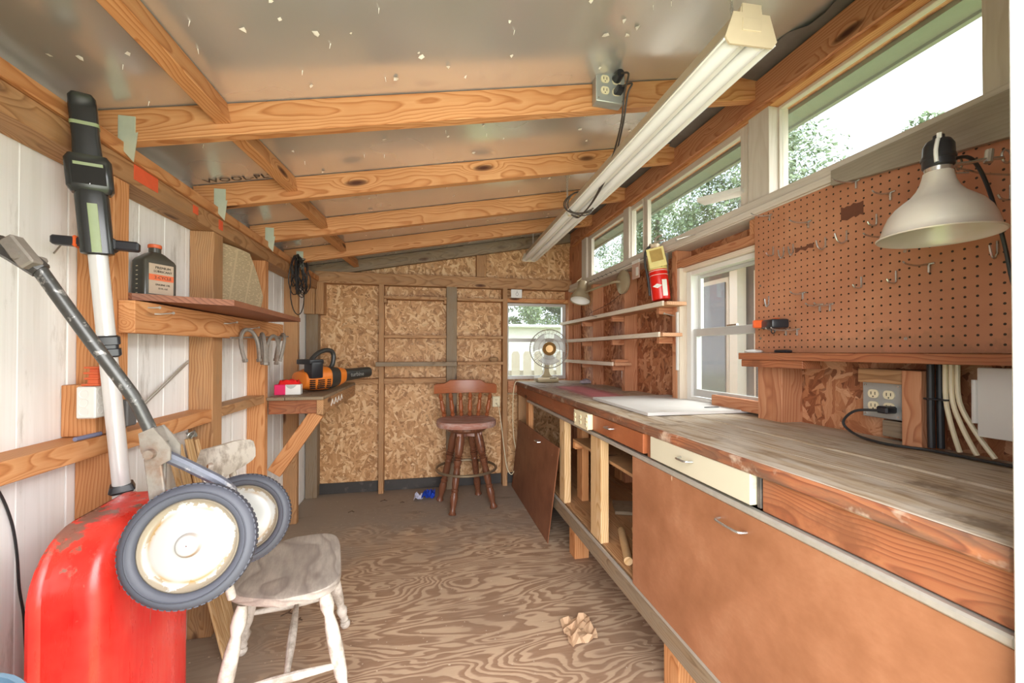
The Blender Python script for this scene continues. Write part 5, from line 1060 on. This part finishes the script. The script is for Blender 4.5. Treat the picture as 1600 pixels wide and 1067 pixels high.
bmobj('shaft_clamp', 'black_plastic', tr, lambda b: flat(b, 1.135, ((.020, .020, .006, 0), (.025, .024, .006, .004), (.025, .024, .006, .02), (.021, .021, .006, .022), (.021, .021, .006, .03), (.025, .024, .006, .032), (.025, .024, .006, .05), (.02, .02, .006, .054)))); bmobj('guard_head', 'black_plastic', tr, lambda b: lathe(b, [(.001, .0), (.06, .0), (.065, .01), (.05, .045), (.02, .06), (.001, .06)], 20, Matrix.Translation((-.80, 1.275, 0)) @ Matrix.Diagonal((.9, .9, 1, 1))))
bmobj('shaft_foot', 'black_plastic', tr, lambda b: flat(b, .785, ((.022, .022, .008, 0), (.026, .026, .008, .006), (.022, .022, .008, .02))))

# ------------------------------------------------------------ blue bin, lower left
t = thing('blue_bin', 'blue plastic bin with a rolled rim in the lower left corner', 'bin', (-.655, .62, 0)); MA['blue'] = plain('blue_grey_plastic', '#6f90a8', .35, var=.08, scale=5)
bmobj('shell', 'blue', t, lambda b: lathe(b, [(.001, .002), (.095, .002), (.10, .01), (.128, .655), (.134, .66), (.136, .668), (.132, .675), (.126, .674), (.122, .66), (.096, .015), (.001, .012)], 40, Matrix.Translation((-.652, .622, 0))))

# ------------------------------------------------------------ bar stool
st = thing('bar_stool', 'varnished swivel bar stool with turned legs by the back wall', 'stool', (0, 0, 0))
LEGP = [(.021, 0), (.024, .006), (.018, .02), (.015, .04), (.021, .08), (.024, .115), (.018, .145), (.022, .155), (.022, .163), (.017, .17), (.021, .2), (.022, .26), (.018, .30), (.023, .312), (.018, .322), (.024, .34), (.026, .355), (.017, .36), (.026, .372), (.017, .378), (.026, .388), (.021, .395), (.027, .42), (.027, .50), (.022, .54)]
for k in range(4):
    an = math.radians(62-90)+k*PI/2; c_, s_ = math.cos(an), math.sin(an); bmobj('leg', 'stool', st, lambda b: lathe(b, [(r*1.2, z*1.035) for r, z in LEGP], 16, zto((.225*c_, .225*s_, .002), (.095*c_, .095*s_, .54))))
bmobj('foot_ring', plain('worn_brass_ring', '#8f7f68', .35, .6), st, lambda b: tube(b, [(.222*math.cos(k*PI/20), .222*math.sin(k*PI/20), .275) for k in range(40)], .0095, 10, closed=True))
for k in range(2): an = math.radians(62)+k*PI/2; bmobj('cross_rail', 'stool_seat', st, lambda b: addbox(b, -.125, .125, -.016, .016, .515, .55+.002*k, .003, Matrix.Rotation(an, 4, 'Z')))
bmobj('swivel_plate', 'stool', st, lambda b: lathe(b, [(.08, .548), (.135, .555), (.15, .57), (.15, .588), (.12, .592)], 32))
def seat(b):
    n = 40; rings = []
    for s_, z_ in ((.90, .592), (.985, .596), (1, .606), (1, .628), (.98, .638), (.90, .641), (.6, .634), (.3, .631)):
        rings.append([b.verts.new((.222*s_*math.copysign(abs(math.cos(a_))**.8, math.cos(a_)), .205*s_*math.copysign(abs(math.sin(a_))**.85, math.sin(a_)), z_)) for a_ in [2*PI*i/n for i in range(n)]])
    loft(b, rings)
bmobj('seat', 'stool_seat', st, seat)
SP = [(.008, 0), (.013, .012), (.016, .02), (.009, .028), (.014, .034), (.009, .04), (.013, .05), (.016, .075), (.011, .11), (.013, .125), (.009, .13), (.014, .137), (.009, .144), (.015, .155), (.012, .17), (.009, .185)]
for k in range(6):
    u = (k-2.5)/2.5; x_ = u*.165; xt = u*.20; y_ = .165-.035*u*u; bmobj('spindle', 'stool_rail', st, lambda b: lathe(b, [(r*1.25, z*1.0) for r, z in SP], 12, zto((x_, y_, .637), (xt, y_+.045, .822))))
def rail(b):
    n = 24; rings = []
    for i in range(n+1):
        u = -1+2*i/n; x_ = u*.245; y_ = .215-.055*u*u; h = .088+.022*(1-abs(u)**3)*(1 if abs(u) < .55 else max(0, (1-abs(u))/.45)); z0 = .815; 
        h = .08+(.028 if abs(u) < .5 else .028*max(0, 1-(abs(u)-.5)/.22)**1.5); h *= (1 if abs(u) < .97 else .9)
        rings.append([b.verts.new((x_, y_+dy, z0+dz)) for dy, dz in ((-.012, .004), (-.014, h*.5), (-.010, h-.004), (0, h), (.010, h-.004), (.014, h*.5), (.012, .004), (0, 0))])
    loft(b, rings)
bmobj('top_rail', 'stool_rail', st, rail)
st.location = (.288, 3.10, 0); st.rotation_euler = (0, 0, math.radians(-3))

# ------------------------------------------------------------ weathered chair
wc = thing('weathered_chair', 'small weathered grey white wooden chair facing the bench', 'chair', (0, 0, 0))   # local: faces -Y
a = MT('flaking_white_paint', .6, 0, .3); n1 = a.noise(a.map(a.obj, (3, 3, 3)), 5, 6, .7); c = a.mix(a.ramp(n1, (.45, 0.), (.62, .8)), C('#dcd4c8'), C('#9c8f80')); a.set('Base Color', c); a.bump(n1, .3, .002); MA['flake'] = a.m
MA['flake_seat'] = wood('weathered_chair_seat', '#c9bfb2', '#b3a79b', '#7f746b', freq=60, knots=False, grey=.6, greycol='#8f857d')
CL = [(.012, 0), (.018, .006), (.02, .018), (.013, .03), (.017, .04), (.013, .05), (.019, .075), (.021, .09), (.014, .105), (.014, .115), (.019, .14), (.022, .22), (.020, .28), (.014, .32), (.021, .345), (.020, .37), (.014, .40)]
ft = {(-1, -1): (-.235, -.20), (1, -1): (.245, -.20), (-1, 1): (-.235, .17), (1, 1): (.235, .17)}
for (sx_, sy_), (fx_, fy_) in ft.items(): bmobj('leg', 'flake', wc, lambda b: lathe(b, CL, 16, zto((fx_, fy_, .002), (sx_*.150, (-.12 if sy_ < 0 else .10), .39))))
for s_ in (-1, 1): bmobj('side_stretcher', 'flake', wc, lambda b: tube(b, [V((s_*.205, -.165, .165)), V((s_*.200, -.05, .165)), V((s_*.198, .02, .165)), V((s_*.2, .14, .165))], [.008, .013, .013, .008], 10))
bmobj('cross_stretcher', 'flake', wc, lambda b: tube(b, [(-.198, -.02, .165), (-.05, -.02, .165), (.05, -.02, .165), (.198, -.02, .165)], [.008, .014, .014, .008], 10))
def wseat(b):
    n = 44; rings = []
    for s_, z_ in ((.93, .388), (1, .394), (1, .408), (.985, .416), (.94, .418), (.6, .411), (.2, .409)):
        R = []
        for i in range(n):
            a_ = 2*PI*i/n; cx_, sx_ = math.cos(a_), math.sin(a_); x_ = .225*math.copysign(abs(cx_)**.45, cx_); y_ = .165*math.copysign(abs(sx_)**.5, sx_)
            x_ *= (1 if y_ < .02 else 1-.35*(y_/.165)); R.append(b.verts.new((x_*s_, y_*s_-.01, z_)))
        rings.append(R)
    loft(b, rings)
bmobj('seat', 'flake_seat', wc, wseat)
for k in range(2):
    s_ = (-1, 1)[k]; bmobj('back_post', 'flake', wc, lambda b: tube(b, [(s_*.14, .13, .41), (s_*.165, .155, .55), (s_*.19-.09, .18, .745)], [.012, .014, .011], 12))
for s_ in (-.33, .33): bmobj('back_spindle', 'flake', wc, lambda b: tube(b, [(s_*.16, .14, .41), (s_*.2, .165, .55), (s_*.24-.09, .185, .75)], [.008, .010, .007], 10))
def crest(b):
    hole = [(.045*math.cos(t_), .016*math.sin(t_)+.012) for t_ in [2*PI*i/24 for i in range(24)]]
    out = []
    for i in range(24):
        t_ = 2*PI*i/24; cx_, sx_ = math.cos(t_), math.sin(t_); x_ = .285*math.copysign(abs(cx_)**.5, cx_); y_ = .052*math.copysign(abs(sx_)**.45, sx_)
        if y_ > 0 and abs(x_) < .13: y_ += .014
        out.append((x_, y_+.005))
    def pt(x_, y_, d): return V((x_-.095, .205-.028*(x_/.24)**2*2+d-.0*y_+ .12*y_, .780+y_))
    rg = [[b.verts.new(pt(x_, y_, d)) for x_, y_ in q_] for q_, d in ((hole, -.007), (out, -.007), (out, .007), (hole, .007))]
    for a_, c_ in ((0, 1), (1, 2), (2, 3), (3, 0)):
        for i in range(24): b.faces.new((rg[a_][i], rg[a_][(i+1) % 24], rg[c_][(i+1) % 24], rg[c_][i]))
bmobj('crest_rail', 'flake', wc, crest)
wc.location = (-.475, 1.545, 0); wc.rotation_euler = (0, 0, math.radians(102))

# ------------------------------------------------------------ lath bundle behind the chair
t0 = None
for k in range(6):
    t = thing('wood_lath', ('thin pale lath leaning behind the chair, %s from the left' % ('first', 'second', 'third', 'fourth', 'fifth', 'last')[k]), 'lath', (-.74, 1.72+.02*k, 0), 'laths leaning behind the chair')
    board('lath', 'lath', t, (-.725-.006*k, 1.70+.030*k, .008), (-.905+.006*(k % 2), 1.685+.034*k, .815-.008*(k % 3)), .024, .008, (0, 1, 0))
t = thing('grey_rag_knot', 'small grey wire knot on top of the laths', 'wire', (-.9, 1.8, .82)); bmobj('knot', 'galv', t, lambda b: tube(b, [(-.89+.008*math.cos(k), 1.80+.02*math.sin(k*1.3), .828+.012*math.cos(k*1.7)) for k in range(14)], .003, 5, smooth=3))

# ------------------------------------------------------------ litter on the floor
def crumple(b, cx_, cy_, r, seed, n=9, hgt=.02):
    q = random.Random(seed); G = []
    for i in range(n+1):
        G.append([b.verts.new((cx_+(i/n-.5)*2*r+q.uniform(-1, 1)*r*.08+.25*r*(j/n), cy_+(j/n-.5)*2*r*1.25+q.uniform(-1, 1)*r*.08, .003+hgt*q.random()**1.6)) for j in range(n+1)])
    for i in range(n):
        for j in range(n): b.faces.new((G[i][j], G[i+1][j], G[i+1][j+1])); b.faces.new((G[i][j], G[i+1][j+1], G[i][j+1]))
t = thing('crumpled_paper', 'crumpled brown paper lying on the floor near the bench', 'paper', (.60, 1.6, 0)); bmobj('sheet', plain('brown_kraft_paper', '#c9a684', .7, var=.06), t, lambda b: crumple(b, .60, 1.60, .062, 5, 7, .028), 8)
t = thing('blue_wrapper', 'crumpled blue and white wrapper on the floor left of the stool', 'wrapper', (-.02, 3.30, 0)); bmobj('blue_foil', plain('blue_foil', '#2f52c8', .25, .3, var=.5, scale=30), t, lambda b: crumple(b, .005, 3.32, .05, 8, 6, .055), 8); bmobj('clear_part', plain('clear_white_wrap', '#c9cbe0', .3, var=.2), t, lambda b: crumple(b, -.068, 3.285, .034, 9, 5, .05), 8)
def debris(b):
    q = random.Random(31)
    for i in range(160):
        x_, y_ = q.uniform(-.9, .7), q.uniform(1.2, 3.4); s_ = q.uniform(.002, .006); an = q.random()*6
        b.faces.new([b.verts.new((x_+s_*math.cos(an+w_), y_+s_*.7*math.sin(an+w_), .001+.001*(k % 2))) for k, w_ in enumerate((0, 1.7, 3.3, 4.8))])
tag(bmobj('floor_debris', plain('pale_wood_chips', '#cdb99e', .8, var=.3), None, debris, 0), 'scattered pale chips and grit on the floor', 'debris', kind='stuff')
def twigs(b):
    for x_, y_, s_ in ((-.55, 3.1, .04), (-.35, 3.28, .05), (-.2, 3.22, .03), (-.62, 1.95, .05), (-.55, 1.9, .03)): tube(b, [(x_, y_, .003), (x_+s_*.5, y_+s_*.3, .006), (x_+s_, y_+s_*.1, .003)], .0025, 4); tube(b, [(x_+s_*.5, y_+s_*.3, .005), (x_+s_*.6, y_+s_*.8, .003)], .002, 4)
tag(bmobj('dry_twigs', plain('dry_twig', '#5b4535', .8), None, twigs, 0), 'dry leaf bits and twigs on the floor', 'debris', kind='stuff')
# cobwebby dust nails are left out: too small to see
